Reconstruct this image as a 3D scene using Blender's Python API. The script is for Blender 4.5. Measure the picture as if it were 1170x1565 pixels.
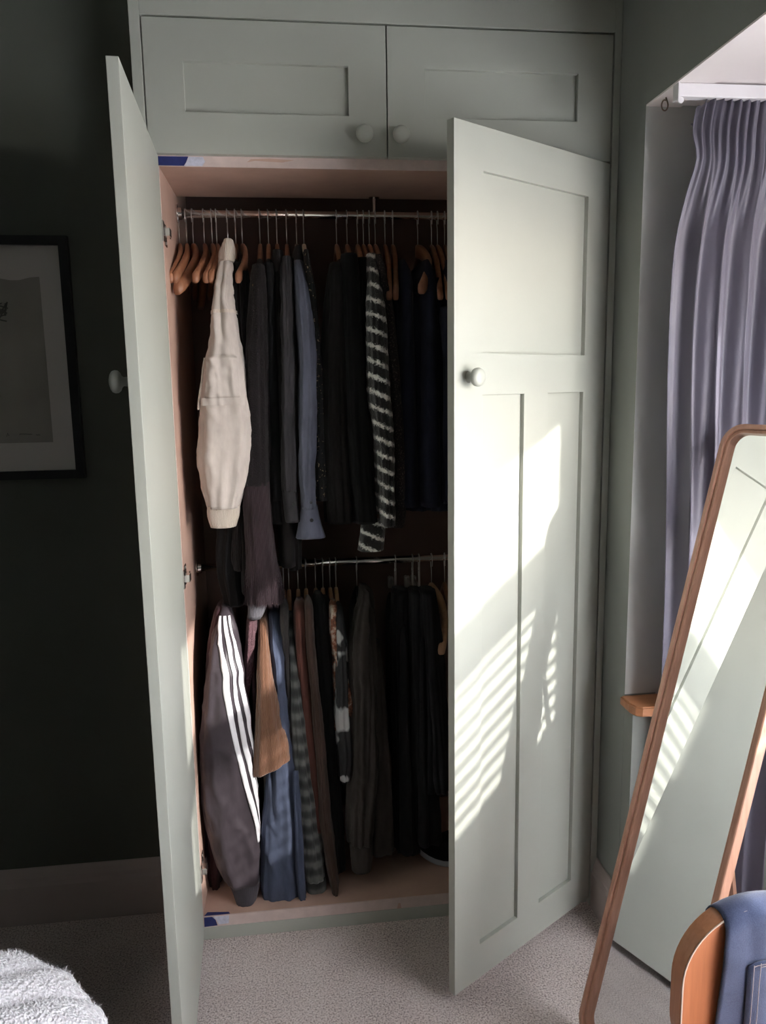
import bpy, bmesh, math, random
from math import sin, cos, pi, radians, sqrt, atan2, asin
from mathutils import Vector, Matrix, noise

for o in list(bpy.data.objects):
    bpy.data.objects.remove(o, do_unlink=True)
scene = bpy.context.scene
COL = scene.collection

# ------------------------------------------------------------------ camera
FPX, IW, IH = 1185.96, 1170.0, 1565.0
CAM = Vector((0.3153, -2.1052, 1.621))
YAW, PITCH, ROLL = 0.1216, -0.163, -0.0162
_f = Vector((sin(YAW)*cos(PITCH), cos(YAW)*cos(PITCH), sin(PITCH)))
_r0 = Vector((cos(YAW), -sin(YAW), 0)); _u0 = _r0.cross(_f)
_r = _r0*cos(ROLL) + _u0*sin(ROLL); _u = -_r0*sin(ROLL) + _u0*cos(ROLL)
cam_d = bpy.data.cameras.new('camera'); cam = bpy.data.objects.new('camera', cam_d); COL.objects.link(cam)
cam_d.sensor_fit = 'VERTICAL'; cam_d.sensor_height = 24; cam_d.sensor_width = 24*IW/IH
cam_d.lens = 24*FPX/IH; cam_d.clip_start = 0.02
M = Matrix((( _r.x, _u.x, -_f.x, CAM.x), (_r.y, _u.y, -_f.y, CAM.y), (_r.z, _u.z, -_f.z, CAM.z), (0, 0, 0, 1)))
cam.matrix_world = M
scene.camera = cam

# ------------------------------------------------------------------ daylight
SKY_STRENGTH = 1.3
HAZE = 9.4
SUN_STRENGTH = 8.5
EXPOSURE = 0.0
world = bpy.data.worlds.new('sky'); scene.world = world; world.use_nodes = True
bg = world.node_tree.nodes['Background']
SUN_DIR = Vector((-1.0, 0.95, -0.569)).normalized()
sky = world.node_tree.nodes.new('ShaderNodeTexSky'); sky.sky_type = 'NISHITA'; sky.sun_disc = False
sky.sun_elevation = asin(-SUN_DIR.z); sky.sun_rotation = atan2(-SUN_DIR.x, -SUN_DIR.y)      # hazy low morning sun
sky.air_density = 1.0; sky.dust_density = 0.6; sky.ozone_density = 1.0
hsv = world.node_tree.nodes.new('ShaderNodeHueSaturation'); hsv.inputs['Saturation'].default_value = 0.4   # camera white balance
world.node_tree.links.new(sky.outputs[0], hsv.inputs['Color']); 
haze = world.node_tree.nodes.new('ShaderNodeMixRGB'); haze.blend_type = 'ADD'; haze.inputs[0].default_value = 1.0       # bright even haze veiling the sky
haze.inputs[2].default_value = (HAZE*0.98, HAZE*0.99, HAZE*1.0, 1)
world.node_tree.links.new(hsv.outputs[0], haze.inputs[1]); world.node_tree.links.new(haze.outputs[0], bg.inputs[0]); bg.inputs[1].default_value = SKY_STRENGTH
sun_d = bpy.data.lights.new('sun', 'SUN'); sun = bpy.data.objects.new('sun', sun_d); COL.objects.link(sun)
sun_d.energy = SUN_STRENGTH; sun_d.angle = radians(0.95); sun_d.color = (1.0, 0.97, 0.91)
sun.rotation_euler = SUN_DIR.to_track_quat('-Z', 'Y').to_euler(); sun.location = (4, -5, 3.5)
vs = scene.view_settings
vs.view_transform = 'Standard'; vs.look = 'None'; vs.gamma = 1; vs.use_curve_mapping = False; vs.exposure = EXPOSURE
# daylight sampling guide in the window opening (a portal gives no light of its own)
por_d = bpy.data.lights.new('window_portal', 'AREA'); por = bpy.data.objects.new('window_portal', por_d); COL.objects.link(por)
por_d.shape = 'RECTANGLE'; por_d.size = 2.05; por_d.size_y = 1.72; por_d.cycles.is_portal = True
por.location = (1.97, -1.745, 1.27); por.rotation_euler = Vector((-1, 0, 0)).to_track_quat('-Z', 'Y').to_euler()

# ------------------------------------------------------------------ helpers
def at(px, py, y):
    """point of the plane Y=y seen at photo pixel px, py"""
    d = _r*((px-IW/2)/FPX) + _u*((IH/2-py)/FPX) + _f
    return CAM + d*((y-CAM.y)/d.y)

def lin(r, g, b):
    f = lambda c: (c/255/12.92 if c/255 <= 0.04045 else ((c/255+0.055)/1.055)**2.4)
    return (f(r), f(g), f(b), 1)

def empty(name, loc, label=None, cat=None, group=None, rz=0.0):
    o = bpy.data.objects.new(name, None); COL.objects.link(o)
    o.location = loc; o.rotation_euler = (0, 0, rz); o.empty_display_size = 0.05
    tag(o, label, cat, group); return o

def tag(o, label=None, cat=None, group=None, kind=None):
    if label: o['label'] = label
    if cat: o['category'] = cat
    if group: o['group'] = group
    if kind: o['kind'] = kind
    return o

def link(name, me, mat, parent=None, origin=None, smooth=False):
    """me is in world space; origin (default the parent's place) becomes its local zero"""
    o = bpy.data.objects.new(name, me); COL.objects.link(o)
    if mat is not None: me.materials.append(mat)
    if parent is not None:
        o.parent = parent
    if origin is None and parent is not None: origin = wloc(parent)
    if origin is not None:
        me.transform(Matrix.Translation(-Vector(origin)))
        if parent is None: o.location = origin
        else: o.location = Vector(origin) - wloc(parent)
    if smooth:
        me.polygons.foreach_set('use_smooth', [True]*len(me.polygons))
    me.update()
    return o

def wloc(o):
    v = Vector(o.location)
    if o.parent: v = v + wloc(o.parent)
    return v

def mesh_of(verts, faces, name='m'):
    me = bpy.data.meshes.new(name); me.from_pydata([tuple(v) for v in verts], [], faces); me.update(); return me

def bm_mesh(bm, name='m'):
    bmesh.ops.recalc_face_normals(bm, faces=bm.faces)
    me = bpy.data.meshes.new(name); bm.to_mesh(me); bm.free(); return me

def add_box(bm, x0, x1, y0, y1, z0, z1):
    v = [bm.verts.new(p) for p in ((x0,y0,z0),(x1,y0,z0),(x1,y1,z0),(x0,y1,z0),(x0,y0,z1),(x1,y0,z1),(x1,y1,z1),(x0,y1,z1))]
    for f in ((0,1,2,3),(4,7,6,5),(0,4,5,1),(1,5,6,2),(2,6,7,3),(3,7,4,0)):
        bm.faces.new([v[i] for i in f])

def box_me(x0, x1, y0, y1, z0, z1, bevel=0.0):
    bm = bmesh.new(); add_box(bm, min(x0,x1), max(x0,x1), min(y0,y1), max(y0,y1), min(z0,z1), max(z0,z1))
    if bevel: bmesh.ops.bevel(bm, geom=list(bm.edges), offset=bevel, segments=2, affect='EDGES', profile=0.5)
    return bm_mesh(bm)

def tube_me(path, rad, n=8, caps=True):
    """tube along a list of points; rad a number or one per point"""
    P = [Vector(p) for p in path]; k = len(P); R = rad if isinstance(rad, (list, tuple)) else [rad]*k
    verts = []; faces = []; up = None
    for i in range(k):
        t = (P[min(i+1, k-1)] - P[max(i-1, 0)]).normalized()
        if up is None:
            up = t.orthogonal().normalized()
        up = (up - t*up.dot(t)).normalized(); s = t.cross(up)
        for j in range(n):
            a = 2*pi*j/n; verts.append(P[i] + (up*cos(a) + s*sin(a))*R[i])
    for i in range(k-1):
        for j in range(n):
            faces.append((i*n+j, i*n+(j+1)%n, (i+1)*n+(j+1)%n, (i+1)*n+j))
    if caps:
        faces.append(tuple(range(n-1, -1, -1))); faces.append(tuple((k-1)*n+j for j in range(n)))
    return mesh_of(verts, faces)

def lathe_me(prof, origin, axis, n=28):
    """prof list of (distance along axis, radius)"""
    ax = Vector(axis).normalized(); u = ax.orthogonal().normalized(); w = ax.cross(u); O = Vector(origin)
    verts = []; faces = []
    for d, r in prof:
        for j in range(n):
            a = 2*pi*j/n; verts.append(O + ax*d + (u*cos(a)+w*sin(a))*r)
    for i in range(len(prof)-1):
        for j in range(n):
            faces.append((i*n+j, i*n+(j+1)%n, (i+1)*n+(j+1)%n, (i+1)*n+j))
    faces.append(tuple(range(n-1, -1, -1))); faces.append(tuple((len(prof)-1)*n+j for j in range(n)))
    bm = bmesh.new(); me = mesh_of(verts, faces); bm.from_mesh(me); return bm_mesh(bm)

def smooth_keys(keys, t):
    """Catmull-Rom through keys = [(t, a, b, ...)]"""
    n = len(keys)
    i = 0
    while i < n-2 and t > keys[i+1][0]: i += 1
    k0, k1 = keys[i], keys[i+1]
    h = (k1[0]-k0[0]) or 1e-6; u = min(max((t-k0[0])/h, 0), 1)
    out = []
    for c in range(1, len(k0)):
        m0 = (k1[c]-keys[i-1][c])/((k1[0]-keys[i-1][0]) or 1)*h if i > 0 else k1[c]-k0[c]
        m1 = (keys[i+2][c]-k0[c])/((keys[i+2][0]-k0[0]) or 1)*h if i+2 < n else k1[c]-k0[c]
        u2, u3 = u*u, u*u*u
        out.append((2*u3-3*u2+1)*k0[c] + (u3-2*u2+u)*m0 + (-2*u3+3*u2)*k1[c] + (u3-u2)*m1)
    return out

# ------------------------------------------------------------------ materials
MATS = {}
def new_mat(name):
    m = bpy.data.materials.new(name); m.use_nodes = True
    nt = m.node_tree; b = nt.nodes['Principled BSDF']; MATS[name] = m
    return m, nt, b, nt.nodes, nt.links

def coords(nt, kind='Object', scale=(1, 1, 1)):
    tc = nt.nodes.new('ShaderNodeTexCoord'); mp = nt.nodes.new('ShaderNodeMapping')
    nt.links.new(tc.outputs[kind], mp.inputs[0]); mp.inputs['Scale'].default_value = scale
    return mp.outputs[0]

def ramp(nt, fac, stops):
    r = nt.nodes.new('ShaderNodeValToRGB'); el = r.color_ramp.elements
    while len(el) < len(stops): el.new(0.5)
    for e, (p, c) in zip(el, stops): e.position = p; e.color = c
    nt.links.new(fac, r.inputs[0]); return r.outputs[0]

def noise_node(nt, vec, scale, detail=3, rough=0.55):
    n = nt.nodes.new('ShaderNodeTexNoise'); n.inputs['Scale'].default_value = scale
    n.inputs['Detail'].default_value = detail; n.inputs['Roughness'].default_value = rough
    nt.links.new(vec, n.inputs['Vector']); return n.outputs[0]

def bump(nt, b, height, strength=0.2, dist=0.002):
    bp = nt.nodes.new('ShaderNodeBump'); bp.inputs['Strength'].default_value = strength; bp.inputs['Distance'].default_value = dist
    nt.links.new(height, bp.inputs['Height']); nt.links.new(bp.outputs[0], b.inputs['Normal'])

def mul(c, k): return (c[0]*k, c[1]*k, c[2]*k, 1)

def paint(name, col, rough=0.5, var=0.06, scale=3.0, bstr=0.08):
    m, nt, b, N, L = new_mat(name)
    v = coords(nt); n = noise_node(nt, v, scale, 4)
    L.new(ramp(nt, n, [(0.3, mul(col, 1-var)), (0.7, mul(col, 1+var))]), b.inputs['Base Color'])
    b.inputs['Roughness'].default_value = rough
    bump(nt, b, noise_node(nt, v, 160, 2), bstr, 0.001)
    return m

def wood(name, c1, c2, axis=2, rough=0.4, scale=14.0):
    m, nt, b, N, L = new_mat(name)
    sc = [scale]*3; sc[axis] = scale*0.07
    v = coords(nt, 'Object', tuple(sc)); n = noise_node(nt, v, 3.2, 6, 0.6)
    L.new(ramp(nt, n, [(0.3, c1), (0.5, [(a+b_)/2 for a, b_ in zip(c1, c2)]), (0.72, c2)]), b.inputs['Base Color'])
    b.inputs['Roughness'].default_value = rough
    bump(nt, b, n, 0.12, 0.001)
    return m

def metal(name, col=(0.75, 0.74, 0.72, 1), rough=0.25):
    m, nt, b, N, L = new_mat(name)
    b.inputs['Base Color'].default_value = col; b.inputs['Metallic'].default_value = 1.0
    v = coords(nt); n = noise_node(nt, v, 60, 3)
    mr = N.new('ShaderNodeMapRange'); L.new(n, mr.inputs[0]); mr.inputs[3].default_value = rough*0.7; mr.inputs[4].default_value = rough*1.4
    L.new(mr.outputs[0], b.inputs['Roughness']); return m

def fabric(name, col, var=0.25, weave=900, rough=0.9, kind='weave', sheen=0.1, fold=4.0, tone=None):
    """woven or knitted cloth: blotchy tone + thread relief"""
    m, nt, b, N, L = new_mat(name)
    v = coords(nt, 'Object', (1, 1, 0.35)); n = noise_node(nt, v, fold*6, 5, 0.65)
    c2 = tone or mul(col, 1+var)
    base = ramp(nt, n, [(0.32, mul(col, 1-var)), (0.68, c2)])
    L.new(base, b.inputs['Base Color'])
    b.inputs['Roughness'].default_value = rough; b.inputs['Sheen Weight'].default_value = sheen
    b.inputs['Sheen Roughness'].default_value = 0.5; b.inputs['Specular IOR Level'].default_value = 0.25
    vo = coords(nt)
    if kind == 'rib':
        w = N.new('ShaderNodeTexWave'); w.wave_type = 'BANDS'; w.bands_direction = 'X'
        w.inputs['Scale'].default_value = weave; w.inputs['Distortion'].default_value = 1.0; L.new(vo, w.inputs[0])
        h = w.outputs[1]; bump(nt, b, h, 0.55, 0.004)
    elif kind == 'knit':
        w = N.new('ShaderNodeTexVoronoi'); w.inputs['Scale'].default_value = weave; L.new(vo, w.inputs[0])
        bump(nt, b, w.outputs[0], 0.5, 0.004)
    else:
        bump(nt, b, noise_node(nt, vo, weave, 2), 0.25, 0.001)
    return m

# setting
GREEN = (0.40, 0.41, 0.365, 1)
m_green = paint('sage_paint', GREEN, 0.42, 0.03)
m_wall = paint('dark_green_wall_paint', (0.088, 0.094, 0.078, 1), 0.8, 0.05)
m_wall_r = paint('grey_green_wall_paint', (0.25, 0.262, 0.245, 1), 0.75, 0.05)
m_bay_daylit = paint('bay_wall_daylit_tone', (0.62, 0.63, 0.61, 1), 0.7, 0.04)  # wall paint lightened, daylight on the bay's end wall put into its colour
m_white = paint('white_ceiling_paint', (0.86, 0.79, 0.79, 1), 0.8, 0.02)
m_trim = paint('taupe_skirting_paint', (0.44, 0.37, 0.35, 1), 0.5, 0.04)
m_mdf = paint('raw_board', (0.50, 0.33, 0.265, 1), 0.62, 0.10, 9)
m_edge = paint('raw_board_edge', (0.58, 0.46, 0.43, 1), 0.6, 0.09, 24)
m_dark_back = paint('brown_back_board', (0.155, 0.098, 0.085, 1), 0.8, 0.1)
m_rail_w = paint('white_plastic', (0.80, 0.77, 0.80, 1), 0.35, 0.02)
m_chrome = metal('chrome', (0.78, 0.74, 0.72, 1), 0.2)
m_wire = metal('hook_wire', (0.72, 0.70, 0.68, 1), 0.3)
m_gold = metal('brass_button', (0.75, 0.52, 0.25, 1), 0.3)
m_bronze = metal('dark_bronze', (0.20, 0.15, 0.12, 1), 0.4)
m_tape_b = paint('blue_tape', (0.016, 0.024, 0.12, 1), 0.5, 0.2, 60)
m_tape_w = paint('torn_paper_tape', (0.52, 0.52, 0.62, 1), 0.8, 0.15, 80)
m_hang = wood('hanger_wood', (0.215, 0.085, 0.045, 1), (0.34, 0.155, 0.085, 1), 2, 0.42, 22)
m_hang_tan = wood('tan_hanger_wood', (0.40, 0.22, 0.12, 1), (0.56, 0.34, 0.20, 1), 2, 0.42, 22)
m_hang_pale = wood('pale_hanger_wood', (0.55, 0.40, 0.26, 1), (0.70, 0.54, 0.38, 1), 2, 0.45, 22)
m_black_plastic = paint('black_plastic', (0.012, 0.012, 0.014, 1), 0.4, 0.1)
m_oak = wood('mirror_oak', (0.40, 0.20, 0.135, 1), (0.54, 0.30, 0.21, 1), 2, 0.42, 18)
m_sillwood = wood('sill_oak', (0.35, 0.14, 0.06, 1), (0.48, 0.21, 0.10, 1), 0, 0.4, 16)
m_chairwood = wood('chair_beech', (0.52, 0.20, 0.085, 1), (0.66, 0.29, 0.14, 1), 2, 0.38, 26)
m_chairface = wood('chair_back_face', (0.42, 0.14, 0.06, 1), (0.56, 0.20, 0.09, 1), 2, 0.4, 26)
m_piping = paint('pale_edge_band', (0.75, 0.60, 0.50, 1), 0.5, 0.05, 40)
m_frame = paint('black_frame', (0.010, 0.009, 0.011, 1), 0.45, 0.1)
m_mat_board = paint('mount_board', (0.66, 0.61, 0.58, 1), 0.9, 0.03)
m_print = paint('print_paper', (0.36, 0.33, 0.295, 1), 0.9, 0.12, 7)
m_ink = paint('print_ink', (0.13, 0.12, 0.11, 1), 0.9, 0.1)

def carpet_mat():
    m, nt, b, N, L = new_mat('carpet_pile')
    v = coords(nt); n1 = noise_node(nt, v, 200, 3, 0.8); n2 = noise_node(nt, v, 4, 3)
    mx = N.new('ShaderNodeMath'); mx.operation = 'MULTIPLY_ADD'; L.new(n2, mx.inputs[0]); mx.inputs[1].default_value = 0.18; L.new(n1, mx.inputs[2])
    c = ramp(nt, mx.outputs[0], [(0.45, (0.25, 0.17, 0.155, 1)), (0.58, (0.80, 0.665, 0.625, 1)), (0.70, (1.0, 0.90, 0.87, 1))])
    L.new(c, b.inputs['Base Color']); b.inputs['Roughness'].default_value = 1.0
    b.inputs['Sheen Weight'].default_value = 0.3; b.inputs['Specular IOR Level'].default_value = 0.1
    bump(nt, b, n1, 0.9, 0.012); return m
m_carpet = carpet_mat()

def mirror_mat():
    m, nt, b, N, L = new_mat('mirror_silver')
    b.inputs['Base Color'].default_value = (0.90, 0.92, 0.92, 1); b.inputs['Metallic'].default_value = 1; b.inputs['Roughness'].default_value = 0.0
    return m
m_mirror = mirror_mat()

def pane_mat():
    m = bpy.data.materials.new('window_glass'); m.use_nodes = True; nt = m.node_tree; nt.nodes.remove(nt.nodes['Principled BSDF'])
    t = nt.nodes.new('ShaderNodeBsdfTransparent'); g = nt.nodes.new('ShaderNodeBsdfGlossy'); g.inputs['Roughness'].default_value = 0.02
    mx = nt.nodes.new('ShaderNodeMixShader'); mx.inputs[0].default_value = 0.05
    nt.links.new(t.outputs[0], mx.inputs[1]); nt.links.new(g.outputs[0], mx.inputs[2]); nt.links.new(mx.outputs[0], nt.nodes['Material Output'].inputs[0])
    return m
m_pane = pane_mat()

def blind_mat():
    m = bpy.data.materials.new('sheer_blind_cloth'); m.use_nodes = True; nt = m.node_tree; nt.nodes.remove(nt.nodes['Principled BSDF'])
    t = nt.nodes.new('ShaderNodeBsdfTranslucent'); t.inputs[0].default_value = (0.73, 0.74, 0.755, 1)
    g = nt.nodes.new('ShaderNodeBsdfTransparent'); g.inputs[0].default_value = (1, 0.97, 0.92, 1)
    mx = nt.nodes.new('ShaderNodeMixShader'); mx.inputs[0].default_value = 0.12
    nt.links.new(t.outputs[0], mx.inputs[1]); nt.links.new(g.outputs[0], mx.inputs[2]); nt.links.new(mx.outputs[0], nt.nodes['Material Output'].inputs[0])
    return m
m_blind = blind_mat()
m_fill_sheer = m_blind.copy(); m_fill_sheer.name = 'fill_sheer_cloth'; m_fill_sheer.node_tree.nodes['Mix Shader'].inputs[0].default_value = 0.0  # diffusing cloth of the unseen sheers and net added to shape daylight

# ------------------------------------------------------------------ room
W = 1.2                      # wardrobe front, hinge line to hinge line
XR = 1.222                   # right wall
YC = -0.155                  # corner where the bay opens
BAYX, BAYY0, BAYZ = 1.90, -2.85, 2.29
YB = 0.18                    # wall left of the wardrobe
XL, YN, ZC = -2.3, -3.4, 2.78

def struct(name, me, mat, label=None):
    o = link(name, me, mat); o['kind'] = 'structure'
    if label: o['label'] = label
    return o
struct('floor', box_me(XL-.1, BAYX+.2, YN-.1, 0.75, -0.08, 0.0), m_carpet, 'beige pink speckled carpet')
struct('ceiling', box_me(XL-.1, BAYX+.2, YN-.1, 0.75, ZC, ZC+.08), m_wall_r)
struct('wall_back', box_me(XL-.1, -0.0285, YB, YB+.1, 0, ZC), m_wall, 'dark green wall behind the framed print')
struct('wall_left', box_me(XL-.1, XL, YN, YB, 0, ZC), m_wall)
struct('wall_front', box_me(XL-.1, BAYX+.2, YN-.1, YN, 0, ZC), m_wall)
bm = bmesh.new()
add_box(bm, XR, XR+.09, YC, 0.62, 0, ZC)                       # strip between wardrobe and bay
add_box(bm, XR, XR+.09, BAYY0, YC, BAYZ, ZC)                   # over the bay
add_box(bm, XR, XR+.09, YN, BAYY0, 0, ZC)
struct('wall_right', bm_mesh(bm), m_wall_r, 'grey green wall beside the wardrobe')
struct('ceiling_bay', box_me(XR+.09, BAYX+.1, BAYY0, YC, BAYZ, BAYZ+.06), m_white, 'white ceiling of the window bay')
struct('trim_soffit', box_me(XR+.0005, XR+.09, BAYY0, YC, BAYZ-.004, BAYZ), m_white, 'white soffit of the window bay')
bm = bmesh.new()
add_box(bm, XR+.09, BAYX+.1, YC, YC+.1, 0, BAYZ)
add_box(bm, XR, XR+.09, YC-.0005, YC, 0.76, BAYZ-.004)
struct('wall_bay', bm_mesh(bm), m_bay_daylit, 'grey green end wall of the window bay')
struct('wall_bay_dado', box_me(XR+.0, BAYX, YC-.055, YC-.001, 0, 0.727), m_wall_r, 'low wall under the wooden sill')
struct('wall_bay_near', box_me(XR+.09, BAYX+.1, BAYY0-.1, BAYY0, 0, BAYZ), m_wall_r)
# window wall of the bay with its opening
WY0, WY1, WZ0, WZ1 = -2.75, -0.74, 0.42, 2.12  # opening enlarged at its near end and foot for more fill light
WZN = 1.13                   # top of the net added to diffuse sun at the window foot
WYE = -0.86                  # a second sheer, added for soft light, runs from here to WY1
WYS = -1.90                  # sheer added for fill light covers the window from WY0 to here
bm = bmesh.new()
for a in ((BAYY0, WY0, 0, BAYZ), (WY1, YC, 0, BAYZ), (WY0, WY1, 0, WZ0), (WY0, WY1, WZ1, BAYZ)):
    add_box(bm, BAYX, BAYX+.1, a[0], a[1], a[2], a[3])
struct('wall_window', bm_mesh(bm), m_wall_r, 'window wall of the bay')
# sash window, seen only in its light
XW = BAYX+.03
wn = empty('window_1', (XW, (WY0+WY1)/2, WZ0), 'white sash window of the bay', None); wn['kind'] = 'structure'
bm = bmesh.new()
for y in (WY0, WY1-.05): add_box(bm, XW, XW+.05, y, y+.05, WZ0, WZ1)
for z in (WZ0, WZ1-.05): add_box(bm, XW, XW+.05, WY0+.05, WY1-.05, z, z+.05)
link('window_frame', bm_mesh(bm), m_rail_w, wn)
SL = 0.569
def wz(zat_door): return zat_door + (XW-0.707)*SL      # height at the window of light that meets the door edge at this height
link('meeting_rail', box_me(XW, XW+.05, WY0+.05, WY1-.05, wz(0.90), wz(1.03)), m_rail_w, wn)
link('pane', box_me(XW+.02, XW+.024, WY0+.05, WY1-.05, WZ0+.05, wz(0.90)), m_pane, wn)
link('pane', box_me(XW+.02, XW+.024, WY0+.05, WY1-.05, wz(1.03), WZ1-.05), m_pane, wn)
rb = link('roller_blind', box_me(XW-.03, XW-.0285, WYS+.01, WYE-.01, wz(1.30), WZ1), m_blind)
tag(rb, 'pale roller blind over the top of the bay window', 'blind')
sp = link('fill_sheer', box_me(XW-.075, XW-.0735, WY0+.0, WYS, WZ0-.05, WZ1+.03), m_fill_sheer)
tag(sp, 'added wide sheer panel diffusing fill light over the bay window, far from the satin curtain', 'curtain')
sp = link('fill_sheer', box_me(XW-.075, XW-.0735, WYE, WY1, WZ0-.05, WZ1+.03), m_fill_sheer)
tag(sp, 'added narrow sheer panel diffusing fill light over the bay window, near the satin curtain', 'curtain')
nb = link('sun_diffuser_net', box_me(XW-.060, XW-.0585, WYS+.01, WYE-.01, WZ0-.03, WZN), m_fill_sheer)
tag(nb, 'added unseen net diffusing sun across the foot of the bay window', 'curtain')
vb = empty('venetian_blind', (XW-.03, (WYS+WYE)/2, WZN), 'white slatted blind over the lower sash of the bay window', 'blind')
sm = None
z = WZN+.02; tilt = radians(-6)
while z < wz(0.90)-.01:
    if sm is None:
        bm = bmesh.new(); add_box(bm, -.021, .021, -(WYE-WYS)/2+.01, (WYE-WYS)/2-.01, -.0014, .0014); sm = bm_mesh(bm, 'slat'); sm.materials.append(m_rail_w)
    s = bpy.data.objects.new('slat', sm); COL.objects.link(s); s.parent = vb; s.location = (0, 0, z-WZN); s.rotation_euler = (0, tilt, 0)
    z += 0.047
link('head_rail', box_me(XW-.055, XW-.005, WYS+.01, WYE-.01, wz(0.90)-.005, wz(0.90)+.04), m_rail_w, vb)

# skirting boards: plank + moulded top
def skirting(name, pts_fn, length_axis, label):
    """profile in (out, z)"""
    prof = [(0, 0), (.018, 0), (.018, .125), (.012, .138), (.012, .150), (.006, .165), (.003, .178), (0, .18)]
    a, b_ = pts_fn
    verts = []
    for e in (a, b_):
        for (o_, z_) in prof: verts.append(e(o_, z_))
    n = len(prof); faces = [(i, (i+1) % n, n+(i+1) % n, n+i) for i in range(n)] + [tuple(range(n)), tuple(range(2*n-1, n-1, -1))]
    bm = bmesh.new(); bm.from_mesh(mesh_of(verts, faces)); me = bm_mesh(bm)
    return struct(name, me, m_trim, label)
skirting('baseboard_back', (lambda o_, z_: (XL, YB-o_, z_), lambda o_, z_: (-0.031, YB-o_, z_)), 0, 'taupe skirting board of the dark wall')
skirting('baseboard_right', (lambda o_, z_: (XR-o_, -0.004, z_*.92), lambda o_, z_: (XR-o_, YC-.053, z_*.92)), 1, 'short taupe skirting board beside the wardrobe')
skirting('baseboard_left', (lambda o_, z_: (XL+o_, YN, z_), lambda o_, z_: (XL+o_, YB-.02, z_)), 1, 'skirting board of the far side wall')

# oak window board in the bay corner
bm = bmesh.new()
prof = [(XR-.012, YC-.0), (XR-.012, YC-.055), (XR-.004, YC-.078), (XR+.012, YC-.088), (BAYX-.002, YC-.088), (BAYX-.002, YC-.0)]
vb_ = [bm.verts.new((x, y, .729)) for x, y in prof]; vt_ = [bm.verts.new((x, y, .757)) for x, y in prof]
bm.faces.new(vb_[::-1]); bm.faces.new(vt_)
for i in range(6): bm.faces.new((vb_[i], vb_[(i+1) % 6], vt_[(i+1) % 6], vt_[i]))
bmesh.ops.bevel(bm, geom=[e for e in bm.edges if abs(e.verts[0].co.z-e.verts[1].co.z) < 1e-5], offset=.004, segments=2, affect='EDGES')
struct('trim_sill', bm_mesh(bm), m_sillwood, 'orange oak window sill end beside the mirror')

# ------------------------------------------------------------------ wardrobe
T = 0.022
ZTU, ZBU, ZDT, ZDB = 2.511, 2.199, 2.193, 0.030
ZS, ZF = 2.174, 0.073         # underside of shelf, top of inner floor
DEPTH = 0.58
wd = empty('wardrobe', (W/2, 0.02, 0), 'sage green built-in wardrobe with two open doors and two closed top cupboards', 'wardrobe')
def part(name, me, mat, par=wd, **k): return link(name, me, mat, par, **k)
part('stile', box_me(-.028, -.0025, -.002, .03, 0, ZC, .0015), m_green)
part('stile', box_me(W+.0025, XR-.0005, -.002, .03, 0, ZC, .0015), m_green)
part('header_board', box_me(-.0025, W+.0025, -.002, .03, ZTU+.004, ZC, .0015), m_green)
part('side_panel', box_me(.0, .02, .0235, DEPTH, .0, ZTU+.05), m_mdf)
part('side_panel', box_me(W-.02, W, .0235, DEPTH, .0, ZTU+.05), m_mdf)
part('side_edge', box_me(.0, .0205, .0225, .0240, ZF, ZS), m_edge)
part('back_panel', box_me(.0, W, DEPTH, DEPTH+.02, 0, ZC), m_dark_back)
part('shelf', box_me(.02, W-.02, .024, .345, ZS, ZS+.018), m_mdf)
part('shelf_edge', box_me(.0, W, .0215, .0245, ZS-.0005, ZBU+.01), m_edge)
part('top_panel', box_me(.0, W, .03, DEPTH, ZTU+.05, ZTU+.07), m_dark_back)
part('base_panel', box_me(.02, W-.02, .0235, DEPTH, ZF-.02, ZF), m_mdf)
part('base_edge', box_me(.0, W, .0190, .0236, .039, ZF+.0005), m_edge)
part('plinth', box_me(.0, W, .017, .0225, 0, .040), m_green)
# torn tape left along the raw edges
def flat_poly(name, pts, y, mat, thick=.0006):
    bm = bmesh.new(); a = [bm.verts.new((x, y, z)) for x, z in pts]; b_ = [bm.verts.new((x, y+thick, z)) for x, z in pts]
    bm.faces.new(a); bm.faces.new(b_[::-1]); n = len(pts)
    for i in range(n): bm.faces.new((a[i], b_[i], b_[(i+1) % n], a[(i+1) % n]))
    return part(name, bm_mesh(bm), mat)
flat_poly('blue_tape', [(.018, ZS+.001), (.082, ZS+.001), (.088, ZS+.010), (.094, ZBU-.002), (.018, ZBU-.002)], .0206, m_tape_b)
flat_poly('paper_tape', [(.083, ZS+.001), (.128, ZS+.001), (.135, ZS+.012), (.130, ZBU-.002), (.095, ZBU-.002), (.089, ZS+.010)], .0207, m_tape_w)
flat_poly('paper_tape', [(.24, ZS+.012), (.26, ZS+.016), (.33, ZS+.013), (.36, ZS+.019), (.30, ZS+.022), (.25, ZS+.020)], .0208, m_mdf)
flat_poly('blue_tape', [(.022, .042), (.060, .043), (.055, .062), (.045, .0725), (.022, .0725)], .0183, m_tape_b)
flat_poly('paper_tape', [(.064, .046), (.093, .047), (.095, .0725), (.048, .0725), (.058, .060)], .0182, m_tape_w)
bm = bmesh.new(); vv = [bm.verts.new(p) for p in ((.022, .024, ZF+.0006), (.098, .024, ZF+.0006), (.093, .033, ZF+.0006), (.030, .040, ZF+.0006))]; bm.faces.new(vv)
part('blue_tape', bm_mesh(bm), m_tape_b)
flat_poly('notch_mark', [(.598, .040), (.612, .040), (.609, .058), (.602, .058)], .0184, m_mdf)

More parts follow.
